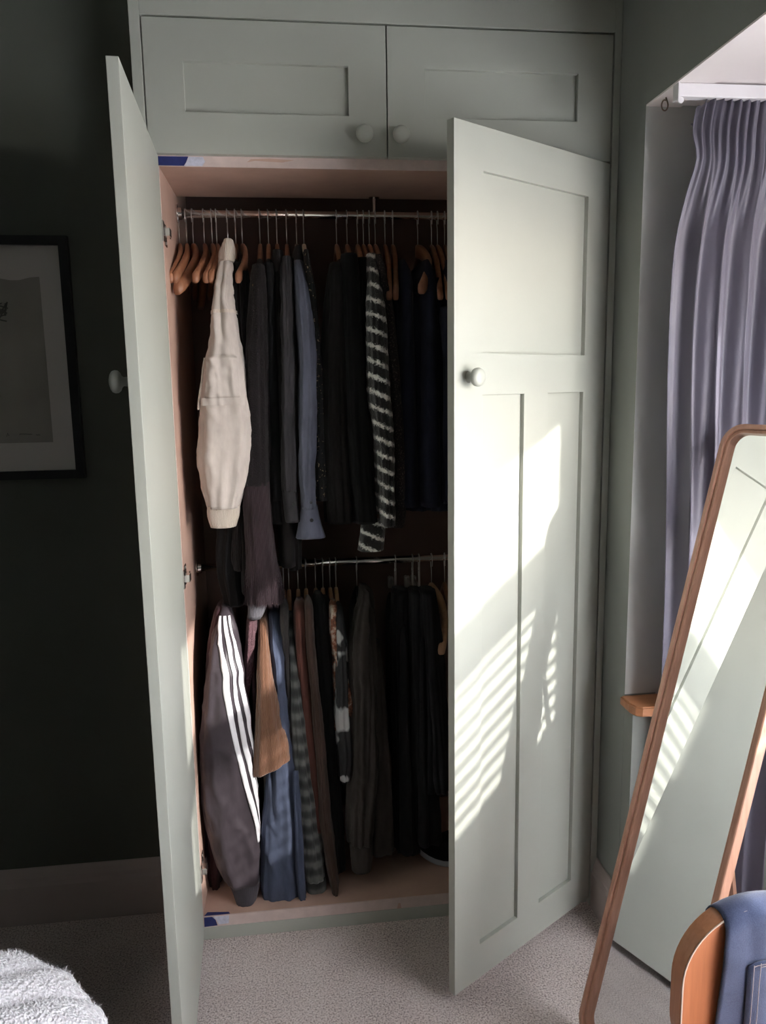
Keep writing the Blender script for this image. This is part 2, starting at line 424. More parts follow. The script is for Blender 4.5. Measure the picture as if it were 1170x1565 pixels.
def door_meshes(w, z0, z1, rects, depth, sgn):
    """sgn +1: runs along +x from the hinge, -1: along -x. rects (s0,s1,z0,z1) measured from the hinge"""
    xs = sorted({0, w} | {r[0] for r in rects} | {r[1] for r in rects}); zs = sorted({z0, z1} | {r[2] for r in rects} | {r[3] for r in rects})
    inside = lambda x, z: any(r[0] < x < r[1] and r[2] < z < r[3] for r in rects)
    bm = bmesh.new()
    def quad(*p): bm.faces.new([bm.verts.new((sgn*a, b_, c)) for a, b_, c in p])
    for i in range(len(xs)-1):
        for j in range(len(zs)-1):
            a, b_, c, d = xs[i], xs[i+1], zs[j], zs[j+1]
            if not inside((a+b_)/2, (c+d)/2): quad((a, 0, c), (b_, 0, c), (b_, 0, d), (a, 0, d))
            quad((a, T, c), (a, T, d), (b_, T, d), (b_, T, c))
    for i in range(len(xs)-1):
        quad((xs[i], 0, z0), (xs[i], T, z0), (xs[i+1], T, z0), (xs[i+1], 0, z0)); quad((xs[i], 0, z1), (xs[i+1], 0, z1), (xs[i+1], T, z1), (xs[i], T, z1))
    for j in range(len(zs)-1):
        quad((0, 0, zs[j]), (0, 0, zs[j+1]), (0, T, zs[j+1]), (0, T, zs[j])); quad((w, 0, zs[j]), (w, T, zs[j]), (w, T, zs[j+1]), (w, 0, zs[j+1]))
    for a, b_, c, d in rects:
        e = depth+.003
        quad((a, 0, c), (a, 0, d), (a, e, d), (a, e, c)); quad((b_, 0, c), (b_, e, c), (b_, e, d), (b_, 0, d))
        quad((a, 0, c), (a, e, c), (b_, e, c), (b_, 0, c)); quad((a, 0, d), (b_, 0, d), (b_, e, d), (a, e, d))
    bmesh.ops.remove_doubles(bm, verts=bm.verts, dist=1e-5)
    frame = bm_mesh(bm)
    panels = [box_me(sgn*a, sgn*b_, depth, depth+.003, c, d) for a, b_, c, d in rects]
    return frame, panels

KNOB = [(-.001, .013), (.002, .013), (.004, .0095), (.014, .0085), (.018, .012), (.020, .0175), (.024, .0210), (.030, .0220), (.035, .0200), (.0385, .0150), (.0405, .0080), (.041, .001)]
def knob(par, x, z):
    o = link('knob', lathe_me(KNOB, (0, 0, 0), (0, -1, 0), 32), m_green, par, origin=(0, 0, 0), smooth=True)
    o.location = (x, 0, z); return o

def make_door(name, hinge, w, z0, z1, rects, sgn, ang, depth=.012, kn=None):
    fr, pans = door_meshes(w, z0, z1, rects, depth, sgn)
    d = bpy.data.objects.new(name, fr); COL.objects.link(d); fr.materials.append(m_green); d.parent = wd
    d.location = Vector(hinge) - wloc(wd); d.rotation_euler = (0, 0, ang)
    bv = d.modifiers.new('edge', 'BEVEL'); bv.width = .0012; bv.segments = 2; bv.limit_method = 'ANGLE'; bv.angle_limit = radians(50)
    for p in pans:
        po = bpy.data.objects.new('door_panel', p); COL.objects.link(po); p.materials.append(m_green); po.parent = d
    if kn: knob(d, sgn*kn[0], kn[1])
    return d
MAIN = [(.095, .502, 1.69, 2.097), (.096, .2505, .131, 1.592), (.3465, .502, .131, 1.592)]
w2 = W/2-.0015
TL_, TR_ = 1.5267, 0.587
dl = make_door('door', (0, 0, 0), w2, ZDB, ZDT, MAIN, 1, -TL_, kn=(.55, 1.634))
dr = make_door('door', (W, 0, 0), w2, ZDB, ZDT, MAIN, -1, TR_, kn=(.55, 1.634))
UP = [(.094, .5005, 2.297, 2.4135)]
make_door('cupboard_door', (0.001, 0, 0), w2-.001, ZBU, ZTU, UP, 1, 0, .012, kn=(.537, 2.247))
make_door('cupboard_door', (W-.001, 0, 0), w2-.001, ZBU, ZTU, UP, -1, 0, .012, kn=(.567, 2.247))
# sprung cabinet hinges of the left door: cup plate on the door, arm and plate on the side panel
def hinge(z):
    bm = bmesh.new()
    add_box(bm, .0201, .0225, .040, .075, z-.028, z+.028)
    add_box(bm, .0225, .034, .030, .068, z-.008, z+.008)
    add_box(bm, .024, .040, .004, .034, z-.010, z+.010)
    add_box(bm, .023, .027, -.012, .008, z-.026, z+.026)
    bmesh.ops.bevel(bm, geom=list(bm.edges), offset=.0012, segments=1, affect='EDGES')
    h = part('hinge', bm_mesh(bm), m_chrome)
    for dz in (-.02, .02): link('screw', lathe_me([(0, .004), (.0015, .004), (.002, .002)], (.0225, .058, z+dz), (1, 0, 0), 10), m_wire, h)
hinge(at(252, 358, .04).z); hinge(at(287, 880, .04).z); hinge(at(309, 1322, .04).z)

# hanging rails
RY = 0.32
RZU, RZL = 2.121, 1.063
def rail(z, label, post=None):
    r = empty('hanging_rail', (.021, RY, z), label, 'rail')
    link('tube', tube_me([(.021, RY, z), (W-.021, RY, z)], .0115, 20), m_chrome, r, smooth=True)
    for x, s in ((.021, 1), (W-.021, -1)):
        link('flange', lathe_me([(0, .026), (.004, .026), (.006, .018), (.016, .0165), (.016, .012)], (x-s*.0006, RY, z), (s, 0, 0), 24), m_chrome, r, smooth=False)
    if post:
        link('post', tube_me([(post, RY, z+.011), (post, RY, ZS-.003)], .0045, 12), m_chrome, r)
        link('post_foot', lathe_me([(0, .016), (.003, .016), (.004, .006)], (post, RY, ZS), (0, 0, -1), 20), m_chrome, r)
    return r
rail(RZU, 'chrome hanging rail under the shelf held by a thin post', .6)
rail(RZL, 'chrome hanging rail halfway up the wardrobe')

# ------------------------------------------------------------------ hangers
def bez(p0, p1, p2, p3, n=10):
    return [tuple((1-t)**3*a+3*(1-t)**2*t*b_+3*(1-t)*t*t*c+t**3*d for a, b_, c, d in zip(p0, p1, p2, p3)) for t in [i/n for i in range(n+1)]]

HOOK = [(0, 0, -.088), (0, 0, -.050), (0, .002, -.036), (0, .009, -.024), (0, .0125, -.012), (0, .0142, 0), (0, .0123, .0071), (0, .0071, .0123), (0, 0, .0142), (0, -.0071, .0123), (0, -.0123, .0071), (0, -.0142, 0), (0, -.0142, -.012), (0, -.0125, -.026)]
def arm_mesh(drop, reach, bow, thick, tall, tip_tall):
    """wooden shoulder of a hanger, front tip at y=-reach, lying in the local yz plane and bowed along x"""
    secs = []
    N_ = 22
    for i in range(N_+1):
        s = -1+2*i/N_; a = abs(s)
        y = reach*s; z = -.082 - drop*(a**1.35) - (.014 if a < .12 else 0)*(1-a/.12)*0
        x = bow*sin(a*pi*1.05)*(1 if s < 0 else .5) - bow*.9*a**3
        h = tall*(1-a) + tip_tall*a; t = thick*(1+.35*a)
        if a > .93: h *= .86
        secs.append((x, y, z, t/2, h))
    verts = []; faces = []; n = 10
    for (x, y, z, t, h) in secs:
        for j in range(n):
            th = 2*pi*j/n; cx = abs(cos(th))**.6*(1 if cos(th) >= 0 else -1); sz = abs(sin(th))**.6*(1 if sin(th) >= 0 else -1)
            verts.append((x+t*cx, y, z-h/2+h/2*sz))
    for i in range(N_):
        for j in range(n): faces.append((i*n+j, i*n+(j+1) % n, (i+1)*n+(j+1) % n, (i+1)*n+j))
    faces += [tuple(range(n)), tuple(N_*n+j for j in range(n-1, -1, -1))]
    bm = bmesh.new(); bm.from_mesh(mesh_of(verts, faces)); me = bm_mesh(bm)
    me.polygons.foreach_set('use_smooth', [True]*len(me.polygons)); return me
hook_me = tube_me(HOOK, .0015, 8); hook_me.materials.append(m_wire); hook_me.polygons.foreach_set('use_smooth', [True]*len(hook_me.polygons))
ARM = {}
def arm(kind, mat):
    if (kind, mat.name) not in ARM:
        d = {'contour': (.112, .215, .010, .0125, .030, .034), 'flat': (.140, .215, .002, .0125, .026, .026), 'long': (.165, .215, .003, .0125, .026, .026), 'wide': (.140, .215, .018, .017, .042, .036), 'worn': (.120, .185, .0, .0125, .026, .022)}[kind]
        me = arm_mesh(*d); me.materials.append(mat); ARM[(kind, mat.name)] = me
    return ARM[(kind, mat.name)]

def hanger(px, level, label, kind='contour', tip=None, mat=None, group=None, neck=None, yaw=None):
    zr = RZU if level == 'U' else RZL
    py = 364 if level == 'U' else 887
    p = at(px, py, RY); x = p.x
    if 'carrying' in label or 'squeezed' in label: kind = 'worn'; a = 0
    elif tip is not None:
        tx = at(tip[0], tip[1], RY-.21).x; a = asin(max(-.9, min(.9, (tx-x)/.21)))
    else: a = yaw or 0
    r = empty('coat_hanger', (x, RY, zr), label, 'hanger', group or ('hangers on the upper rail' if level == 'U' else 'hangers on the lower rail'), rz=a)
    h = bpy.data.objects.new('hook', hook_me); COL.objects.link(h); h.parent = r
    b = bpy.data.objects.new('shoulder', arm(kind, mat or m_hang)); COL.objects.link(b); b.parent = r
    if neck: r.rotation_euler.y = neck
    return r

for px, tip, where in ((274, (266, 425), 'right against the left wardrobe side'), (285, (274, 430), 'second from the left wardrobe side'), (312, (305, 432), 'just past the widest empty hanger'), (324, (321, 425), 'second back from the white jacket'), (331, (328, 425), 'directly beside the white jacket')):
    hanger(px, 'U', 'empty contoured wooden hanger %s' % where, 'contour', tip)
hanger(295, 'U', 'wide empty wooden hanger hanging lowest left of the white jacket', 'wide', (283, 450))
hanger(348, 'U', 'wooden hanger carrying the white bomber jacket', 'contour', (343, 425))
hanger(360, 'U', 'wooden hanger right beside the white jacket carrying black clothes', 'flat', (362, 425))
hanger(370, 'U', 'wooden hanger with a dark band near its pointed end beside the white jacket', 'contour', (370, 425))
hanger(397, 'U', 'wooden hanger carrying the long brown cardigan', 'flat', (396, 430))
hanger(410, 'U', 'wooden hanger carrying a black top next to the brown cardigan', 'flat', (410, 430))
hanger(423, 'U', 'wooden hanger carrying a black top beside the charcoal shirt', 'contour', (424, 430))
hanger(438, 'U', 'wooden hanger carrying the charcoal denim shirt', 'contour', (437, 430))
hanger(453, 'U', 'wooden hanger carrying the blue grey shirt', 'contour', (456, 430))
hanger(464, 'U', 'pale wooden hanger carrying the gold speckled black top', 'flat', (470, 430), m_hang_pale)
for px, tp, what in ((514, 512, 'carrying the brown black coat'), (530, 530, 'carrying the plain black jumper'), (546, 545, 'carrying the thin black blouse'), (555, 556, 'squeezed between the black blouse and the zebra jumper')):
    hanger(px, 'U', 'wooden hanger %s' % what, 'flat', (tp, 430))
hanger(564, 'U', 'wooden hanger carrying the black and white zebra jumper', 'contour', (567, 430))
hanger(573, 'U', 'wooden hanger carrying the dark tweed jacket', 'contour', (578, 430))
hanger(588, 'U', 'long bare wooden hanger touching the tweed jacket', 'long', (596, 446)); hanger(600, 'U', 'long bare wooden hanger between the tweed jacket hangers and the navy dress', 'long', (606, 446))
hanger(638, 'U', 'wide curved wooden hanger holding a navy dress', 'wide', (654, 420))
for px, tp, nth in ((659, 674, 'first'), (668, 686, 'second'), (679, 692, 'third')): hanger(px, 'U', '%s long wooden hanger past the wide curved hanger on the upper rail' % nth, 'long', (tp, 450))
for px, tp, what in ((345, 336, 'striped track jacket'), (385, 382, 'mauve knit top'), (402, 400, 'tan ribbed shirt'), (420, 416, 'dusty blue shirt'), (433, 431, 'taupe grey shirt'), (441, 442, 'check flannel shirt'), (455, 457, 'rust brown shirt'), (467, 470, 'dark brown overshirt'), (482, 485, 'plain black shirt'), (493, 497, 'black jersey top'), (504, 509, 'rust and cream blouse'), (513, 519, 'black and white print top')):
    hanger(px, 'L', 'wooden hanger carrying the %s on the lower rail' % what, 'flat', (tp, 945), m_hang_tan)
hanger(545, 'L', 'black plastic hanger carrying the dark olive shirt', 'contour', (556, 945), m_black_plastic)
hanger(659, 'L', 'wide bare wooden hanger beside the trousers on the lower rail', 'wide', (683, 970), m_hang_tan); hanger(679, 'L', 'slim bare wooden hanger tucked behind the open right door on the lower rail', 'long', (692, 960))

# ------------------------------------------------------------------ garments
def cloth_noise(p, s, seed): return noise.noise(Vector((p[0]*s+seed*7.3, p[1]*s-seed*3.1, p[2]*s+seed)))

class Loft:
    """closed tube through cross sections; keys (z, cx, halfwidth, yc, halfdepth) from the top down"""
    def __init__(s, keys, amp=.004, seed=0, pw=.85, fold=5, slant=0.0, fine=.0015, creases=0):
        s.keys = [(i/(len(keys)-1),)+tuple(k) for i, k in enumerate(keys)]
        # parametrise by length so that rows are even
        L = [0]
        for a, b_ in zip(keys, keys[1:]): L.append(L[-1]+sqrt((a[0]-b_[0])**2+(a[1]-b_[1])**2)+1e-6)
        s.keys = [(l/L[-1],)+tuple(k) for l, k in zip(L, keys)]
        s.len = L[-1]
        s.amp, s.seed, s.pw, s.fold, s.slant, s.fine, s.cr = amp, seed, pw, fold, slant, fine, creases
    def raw(s, u, v):
        z, cx, a, yc, d = smooth_keys(s.keys, v)
        a = max(a, .002); d = max(d, .002)
        c, n = cos(u), sin(u)
        cc = abs(c)**s.pw*(1 if c >= 0 else -1); ss = abs(n)**s.pw*(1 if n >= 0 else -1)
        return Vector((cx+a*cc, yc+d*ss, z + s.slant*(a*cc)*v**3)), Vector((cc/max(a, .01), ss/max(d, .01), 0)).normalized(), a, v
    def pt(s, u, v, off=0.0):
        p, nrm, a, _ = s.raw(u, v)
        env = min(1, v*5)*.8+.2
        amp = min(s.amp, a*.38)
        # long vertical folds that run the whole drop and drift slowly
        f = noise.noise(Vector((cos(u)*s.fold*.55+s.seed*3.7, sin(u)*s.fold*.55-s.seed, v*s.len*1.8+s.seed*5)))
        g = noise.noise(Vector((cos(u)*1.8+s.seed, sin(u)*1.8+s.seed*2, v*s.len*11)))
        k = cloth_noise(p, 55, s.seed)
        dsp = amp*env*(f*1.5+g*.55) + s.fine*k
        if s.cr:
            w_ = 1-abs(noise.noise(Vector((p.x*26+p.z*5+s.seed, p.y*18, p.z*9-p.x*8+s.seed*2))))*2.4
            dsp += .55*s.cr*(max(0, w_)**1.5-.35)*(.45+.55*abs(sin(u)))*min(1, a/.022)*min(1, (1-v)*9)
        return p + nrm*(dsp+off)
    def mesh(s, nu=60, nv=None, u0=0, u1=2*pi, v0=0, v1=1, off=0.0, closed=True, caps=True, edge=None):
        nv = nv or max(10, int(s.len*(v1-v0)*120))
        verts = []; faces = []; cols = nu if closed else nu+1
        for i in range(nv+1):
            v = v0+(v1-v0)*i/nv
            for j in range(cols):
                u = u0+(u1-u0)*j/nu
                o_ = off
                if edge: o_ = edge(j/nu, i/nv)*off
                ua = u(v) if callable(u) else u
                verts.append(s.pt(ua, v, o_))
        for i in range(nv):
            for j in range(nu):
                j2 = (j+1) % cols if closed else j+1
                faces.append((i*cols+j, i*cols+j2, (i+1)*cols+j2, (i+1)*cols+j))
        if closed and caps:
            faces.append(tuple(range(cols-1, -1, -1)))
            # hem turned in
            k = len(verts); cen = sum((verts[nv*cols+j] for j in range(cols)), Vector())/cols
            for j in range(cols): verts.append(verts[nv*cols+j].lerp(cen, .35)+Vector((0, 0, .006)))
            for j in range(cols): faces.append((nv*cols+j, nv*cols+(j+1) % cols, k+(j+1) % cols, k+j))
            faces.append(tuple(k+j for j in range(cols)))
        bm = bmesh.new(); bm.from_mesh(mesh_of(verts, faces)); return bm_mesh(bm)

def px_keys(prof, yc=.11, d=.045):
    """front outline (py, left px, right px[, yc, d]) -> loft keys"""
    out = []
    for k in prof:
        y, dd = (k[3], k[4]) if len(k) > 3 else (yc, d)
        a = at(k[1], k[0], y); b_ = at(k[2], k[0], y); zf = at((k[1]+k[2])/2, k[0], y-dd*.6).z
        out.append((zf, (a.x+b_.x)/2, max(.003, (b_.x-a.x)/2), y, dd))
    return out

def body_keys(px, level, hem_py, half=.016, flare=1.5, front=.16, drift=0):
    x = at(px, 364 if level == 'U' else 887, RY).x; zr = RZU if level == 'U' else RZL
    zb = at(px, hem_py, .2).z; zt = zr-.088
    ks = [(zt-.058, x, .009, RY, .135), (zt-.070, x, .012, RY, .158), (zt-.096, x, half*.85, RY, .184), (zt-.14, x, half, RY, .2), (zt-.2, x+drift*.2, half, RY, .205)]
    n = 3
    for i in range(1, n+1):
        t = i/n; ks.append((zt-.2+(zb-zt+.2)*t, x+drift*(.2+.8*t), half*(1+(flare-1)*t), RY, .205))
    return ks

SEED = [0]
def garment(name, label, cat, px, level, mat, sleeve, yc=.11, d=.045, hem=None, half=.014, flare=1.4, amp=.005, fold=6, cuff=None, cuffmat=None, bodymat=None, slant=0, fine=.0012, creases=0, group=None, body=True, drift=0, pname='sleeve', top=True):
    SEED[0] += 1; sd = SEED[0]*1.37
    x = at(px, 364 if level == 'U' else 887, RY).x; zr = RZU if level == 'U' else RZL
    r = empty(name, (x, RY, zr-.09), label, cat, group or ('clothes on the upper rail' if level == 'U' else 'clothes on the lower rail'))
    sk = px_keys(sleeve, yc, d)
    if top:   # run the shoulder back up to the hanger
        z, cx, a, y, dd = sk[0]
        sk = [(z+.008, cx*.6+x*.4, a*.55, y+.035, dd*.6)] + sk
    lo = Loft(sk, amp, sd, .85, fold, slant, fine, creases)
    so = link(pname, lo.mesh(), mat, r, smooth=True)
    if body:
        hm = hem or sleeve[-1][0]-60
        lb = Loft(body_keys(px, level, hm, half, flare, drift=drift), .004, sd+.5, .7, 7, 0, fine)
        link('body', lb.mesh(nu=40, nv=40), bodymat or mat, r, smooth=True)
    if cuff:
        lc = Loft(px_keys(cuff, yc, d*.8), .0015, sd+.2, .8, 9, 0, .0008)
        link('cuff', lc.mesh(nu=40, nv=10), cuffmat or mat, r, smooth=True)
    return r, lo, so

F = fabric
f_white = F('cream_cotton', (0.50, 0.445, 0.415, 1), .10, 700, .9, sheen=.03)
f_white_rib = F('cream_ribbing', (0.58, 0.50, 0.44, 1), .08, 90, .95, 'rib')
f_black = F('black_cloth', (0.0043, 0.0041, 0.0049, 1), .3, 800, .95, sheen=.03)
f_black2 = F('brown_black_cloth', (0.0091, 0.0072, 0.0075, 1), .35, 600, .95, sheen=.03)
f_cardi = F('charcoal_wool', (0.0108, 0.0082, 0.0094, 1), .3, 260, 1, 'knit', .05)
f_cardi2 = F('brown_mauve_wool', (0.0348, 0.0223, 0.0270, 1), .3, 75, 1, 'rib', .05)
f_greyknit = F('grey_knit_cuff', (0.105, 0.10, 0.115, 1), .2, 95, 1, 'rib', .05)
f_charden = F('charcoal_denim', (0.0298, 0.0274, 0.0309, 1), .45, 500, .9, sheen=.03)
f_chamb = F('blue_grey_chambray', (0.098, 0.103, 0.138, 1), .22, 600, .9, sheen=.03)
f_navy = F('navy_cloth', (0.0102, 0.0112, 0.0245, 1), .3, 700, .85, sheen=.03)
f_track = F('mauve_grey_tricot', (0.0416, 0.0329, 0.0396, 1), .12, 900, .42, sheen=.03)
f_trackcuff = F('grey_ribbed_cuff', (0.0715, 0.0633, 0.0743, 1), .1, 110, .9, 'rib')
f_stripe = F('white_tape_stripe', (0.66, 0.64, 0.67, 1), .03, 800, .6)
f_mauve = F('mauve_knit', (0.0818, 0.0422, 0.0496, 1), .2, 230, 1, 'knit', .05)
f_tan = F('tan_ribbed_jersey', (0.1488, 0.0673, 0.0367, 1), .12, 78, .95, 'rib', .3)
f_blue = F('dusty_blue_cotton', (0.0575, 0.0699, 0.1123, 1), .22, 600, .85, sheen=.03)
f_grey = F('taupe_grey_cloth', (0.0306, 0.0270, 0.0270, 1), .25, 600)
f_rust = F('rust_brown_cloth', (0.0856, 0.0306, 0.0234, 1), .22, 600)
f_brown = F('dark_brown_cloth', (0.0432, 0.0242, 0.0185, 1), .25, 600)
f_olive = F('dark_olive_cotton', (0.0363, 0.0292, 0.0267, 1), .28, 500, .9, sheen=.03)
f_trous = F('black_trouser_wool', (0.0084, 0.0081, 0.0102, 1), .3, 500, .9, sheen=.03)
f_maroon = F('maroon_lining', (0.05, 0.022, 0.028, 1), .25, 700, .8)

def zebra_mat():
    m, nt, b, N, L = new_mat('zebra_mohair')
    v = coords(nt); tilt_ = N.new('ShaderNodeMapping'); L.new(v, tilt_.inputs[0]); tilt_.inputs['Rotation'].default_value = (0, radians(-24), 0)
    w = N.new('ShaderNodeTexWave'); w.bands_direction = 'Z'; w.inputs['Scale'].default_value = 8.2; w.inputs['Distortion'].default_value = 2.6
    w.inputs['Detail'].default_value = 3; w.inputs['Detail Scale'].default_value = 16; w.inputs['Detail Roughness'].default_value = .8
    L.new(tilt_.outputs[0], w.inputs[0])
    L.new(ramp(nt, w.outputs[1], [(0.70, (.008, .007, .008, 1)), (0.96, (.85, .84, .79, 1))]), b.inputs['Base Color'])
    b.inputs['Roughness'].default_value = 1; b.inputs['Sheen Weight'].default_value = .4
    bump(nt, b, noise_node(nt, v, 220, 3, .8), .8, .006); return m
f_zebra = zebra_mat()
def tweed_mat(name, base, dots, scale, thr):
    m, nt, b, N, L = new_mat(name); v = coords(nt); n = noise_node(nt, v, scale, 2, .7)
    L.new(ramp(nt, n, [(thr, base), (thr+.06, dots)]), b.inputs['Base Color']); b.inputs['Roughness'].default_value = .95
    bump(nt, b, n, .5, .004); return m
f_tweed = tweed_mat('speckled_tweed', (.022, .016, .016, 1), (.12, .095, .085, 1), 230, .58)
f_goldp = tweed_mat('gold_speckled_black', (.009, .008, .009, 1), (.34, .27, .17, 1), 95, .63)
def check_mat():
    m, nt, b, N, L = new_mat('grey_check_flannel'); v = coords(nt)
    w = N.new('ShaderNodeTexWave'); w.bands_direction = 'Z'; w.inputs['Scale'].default_value = 6.5; w.inputs['Distortion'].default_value = 1.2; L.new(v, w.inputs[0])
    n = noise_node(nt, coords(nt, 'Object', (1, 1, .5)), 34, 2)
    a = N.new('ShaderNodeMath'); a.operation = 'MULTIPLY_ADD'; L.new(n, a.inputs[0]); a.inputs[1].default_value = 1.3; L.new(w.outputs[1], a.inputs[2])
    c = ramp(nt, a.outputs[0], [(.55, (.014, .015, .015, 1)), (.95, (.034, .036, .035, 1)), (1.0, (.075, .078, .074, 1))])
    mh = N.new('ShaderNodeMapRange'); L.new(a.outputs[0], mh.inputs[0]); mh.inputs[2].default_value = 1.7
    c = ramp(nt, mh.outputs[0], [(.30, (.014, .015, .015, 1)), (.62, (.040, .042, .041, 1)), (.92, (.115, .118, .112, 1))])
    L.new(c, b.inputs['Base Color']); b.inputs['Roughness'].default_value = .95; b.inputs['Sheen Weight'].default_value = .3
    bump(nt, b, noise_node(nt, v, 500, 2), .3, .001); return m
f_check = check_mat()
def floral_mat():
    m, nt, b, N, L = new_mat('rust_cream_print'); v = coords(nt); n = noise_node(nt, v, 26, 4, .6)
    L.new(ramp(nt, n, [(.40, (.045, .018, .012, 1)), (.50, (.22, .075, .035, 1)), (.60, (.50, .43, .36, 1))]), b.inputs['Base Color']); b.inputs['Roughness'].default_value = .8; return m
f_floral = floral_mat()
def bw_mat():
    m, nt, b, N, L = new_mat('black_white_print'); v = coords(nt); n = noise_node(nt, v, 11, 2, .5)
    L.new(ramp(nt, n, [(.56, (.010, .010, .012, 1)), (.60, (.42, .42, .42, 1))]), b.inputs['Base Color']); b.inputs['Roughness'].default_value = .7; return m
f_bw = bw_mat()

def button(par, p, r=.0055, mat=None):
    return link('button', lathe_me([(0, r), (.0016, r), (.0022, r*.8), (.0016, r*.6), (.0016, .0005)], p, (0, -1, 0), 16), mat or m_black_plastic, par)

# ---- upper rail
gw, low, sw = garment('bomber_jacket', 'cream white cotton bomber jacket with a ribbed cuff and crumpled sleeve pocket', 'jacket', 348, 'U', f_white,
    [(378, 337, 358, .20, .045), (405, 333, 358, .17, .05), (435, 328, 358, .14, .055), (465, 325, 359, .12, .055), (520, 321, 368), (560, 314, 375), (620, 309, 384), (660, 306, 388), (700, 305, 386), (740, 309, 379), (765, 315, 370), (777, 318, 366)],
    yc=.105, d=.052, hem=700, half=.022, amp=.007, fold=5, fine=.0025, creases=.011, cuff=[(774, 317, 367), (788, 317, 366), (806, 322, 361)], cuffmat=f_white_rib)
link('shoulder_seam', low.mesh(nu=40, nv=3, v0=.255, v1=.268, off=.0022, caps=False), f_white_rib, gw, smooth=True)
def pocket_edge(a, b_):
    return 1.0 if .06 < a < .94 and .04 < b_ < .96 else .25
class Crumple(Loft): pass
pk = Loft([k[1:] for k in low.keys], low.amp, low.seed, low.pw, low.fold, 0, .004, .011); pk.keys = low.keys; pk.len = low.len
po = link('sleeve_pocket', pk.mesh(nu=30, nv=34, u0=-2.45, u1=-.95, v0=.42, v1=.585, off=.010, closed=False, edge=pocket_edge), f_white, gw, smooth=True)
link('pocket_band', low.mesh(nu=26, nv=4, u0=-2.5, u1=-.9, v0=.578, v1=.606, off=.013, closed=False), f_white, po, smooth=True)
zp = [low.pt(-2.62, v, .008) for v in (.43, .47, .51, .55, .59, .62)]
link('zip_tape', tube_me([p+Vector((-.003*i*.6, 0, 0)) for i, p in enumerate(zp)], .0028, 6), f_white_rib, po)
link('collar', Loft(px_keys([(366, 342, 357), (380, 337, 359), (400, 335, 358)], .17, .055), .002, 3.3, .8, 5).mesh(nu=32, nv=10), f_white_rib, gw, smooth=True)

garment('black_tunic', 'black tunic hanging behind the cream bomber jacket down past the lower rail', 'tunic', 360, 'U', f_black,
    [(402, 357, 373), (480, 358, 382), (600, 355, 390), (740, 345, 386), (800, 334, 380), (870, 332, 374), (925, 345, 376)], yc=.20, d=.05, hem=900, half=.018)
gb, lb_, _ = garment('ribbed_black_cardigan', 'black ribbed knit cardigan whose hem shows below the cream jacket cuff', 'cardigan', 370, 'U', F('black_ribbed_knit', (0.0096, 0.0084, 0.0096, 1), .3, 60, 1, 'rib', .05),
    [(415, 366, 380), (500, 366, 386), (650, 362, 388), (800, 356, 384), (850, 352, 380), (872, 358, 374)], yc=.165, d=.04, hem=780, half=.015)
gc, lc_, _ = garment('long_wool_cardigan', 'long brown charcoal wool cardigan with a shaggy mauve brown hem', 'cardigan', 397, 'U', f_cardi,
    [(404, 386, 404), (460, 380, 408), (560, 376, 410), (650, 373, 411), (742, 372, 412)], yc=.12, d=.05, hem=700, half=.02, amp=.006)
lw = Loft(px_keys([(738, 371, 412), (800, 374, 415), (850, 377, 420), (890, 376, 428), (920, 376, 432)], .12, .05), .005, 9.1, .85, 6, 0, .002)
lower = link('lower_sleeve', lw.mesh(nu=52), f_cardi2, gc, smooth=True)
rnd = random.Random(4)
hv = []; hf = []
for i in range(3500):       # shaggy hem fibres
    u = rnd.uniform(-pi, 0.3); v = 1-abs(rnd.gauss(0, .10)); v = max(.35, min(1, v))
    p = lw.pt(u, v); q_ = p + Vector((rnd.gauss(0, .003), -abs(rnd.gauss(.003, .003)), -rnd.uniform(.005, .018))); s_ = Vector((.0005, 0, 0)); k = len(hv)
    hv += [p-s_, p+s_, q_]; hf.append((k, k+1, k+2))
fz = link('fibre_fringe', mesh_of(hv, hf), f_cardi2, lower); fz['kind'] = 'stuff'
link('grey_cuff', Loft(px_keys([(905, 379, 416), (928, 379, 408), (946, 379, 400)], .125, .03), .002, 2.2, .8, 6).mesh(nu=36, nv=8), f_greyknit, gc, smooth=True)
for bx, by in ((388, 436), (391, 444)): button(gc, at(bx, by, .073), .004, m_gold)
garment('black_knit_top', 'black knit top hanging right of the long brown cardigan', 'top', 410, 'U', f_black,
    [(402, 402, 418), (470, 404, 424), (600, 406, 428), (740, 410, 436), (800, 414, 444)], yc=.17, d=.05, hem=760, half=.02)
garment('long_black_dress', 'long black dress reaching past the lower rail beside the charcoal shirt', 'dress', 423, 'U', f_black2,
    [(382, 416, 432), (440, 414, 436), (600, 414, 438), (740, 418, 446), (820, 432, 460), (870, 440, 460)], yc=.19, d=.05, hem=860, half=.02)
gd, ld_, _ = garment('charcoal_shirt', 'charcoal denim shirt with a buttoned cuff beside the blue grey shirt', 'shirt', 438, 'U', f_charden,
    [(392, 430, 446, .18, .04), (432, 427, 449, .14, .05), (520, 429, 451), (620, 430, 453), (700, 429, 453), (752, 431, 454)], yc=.115, d=.045, hem=690, half=.018, amp=.006, creases=.007,
    cuff=[(750, 431, 454), (775, 433, 456), (798, 436, 459)])
button(gd, at(449, 771, .076))
gs, ls_, _ = garment('chambray_shirt', 'blue grey chambray shirt with a pale sleeve and open cuff', 'shirt', 453, 'U', f_chamb,
    [(398, 448, 463, .18, .04), (430, 449, 470, .14, .05), (500, 454, 480), (560, 457, 483), (640, 457, 484), (720, 457, 481), (778, 461, 483)], yc=.105, d=.045, hem=700, half=.018, amp=.006, creases=.008,
    cuff=[(774, 460, 485), (795, 457, 489), (823, 452, 497)])
link('collar', Loft(px_keys([(376, 450, 461), (392, 447, 463), (408, 449, 465)], .20, .045), .002, 4.1, .8, 5).mesh(nu=30, nv=9), f_charden, gs, smooth=True)
button(gs, at(476, 795, .068)); button(gs, at(475, 768, .062), .004)
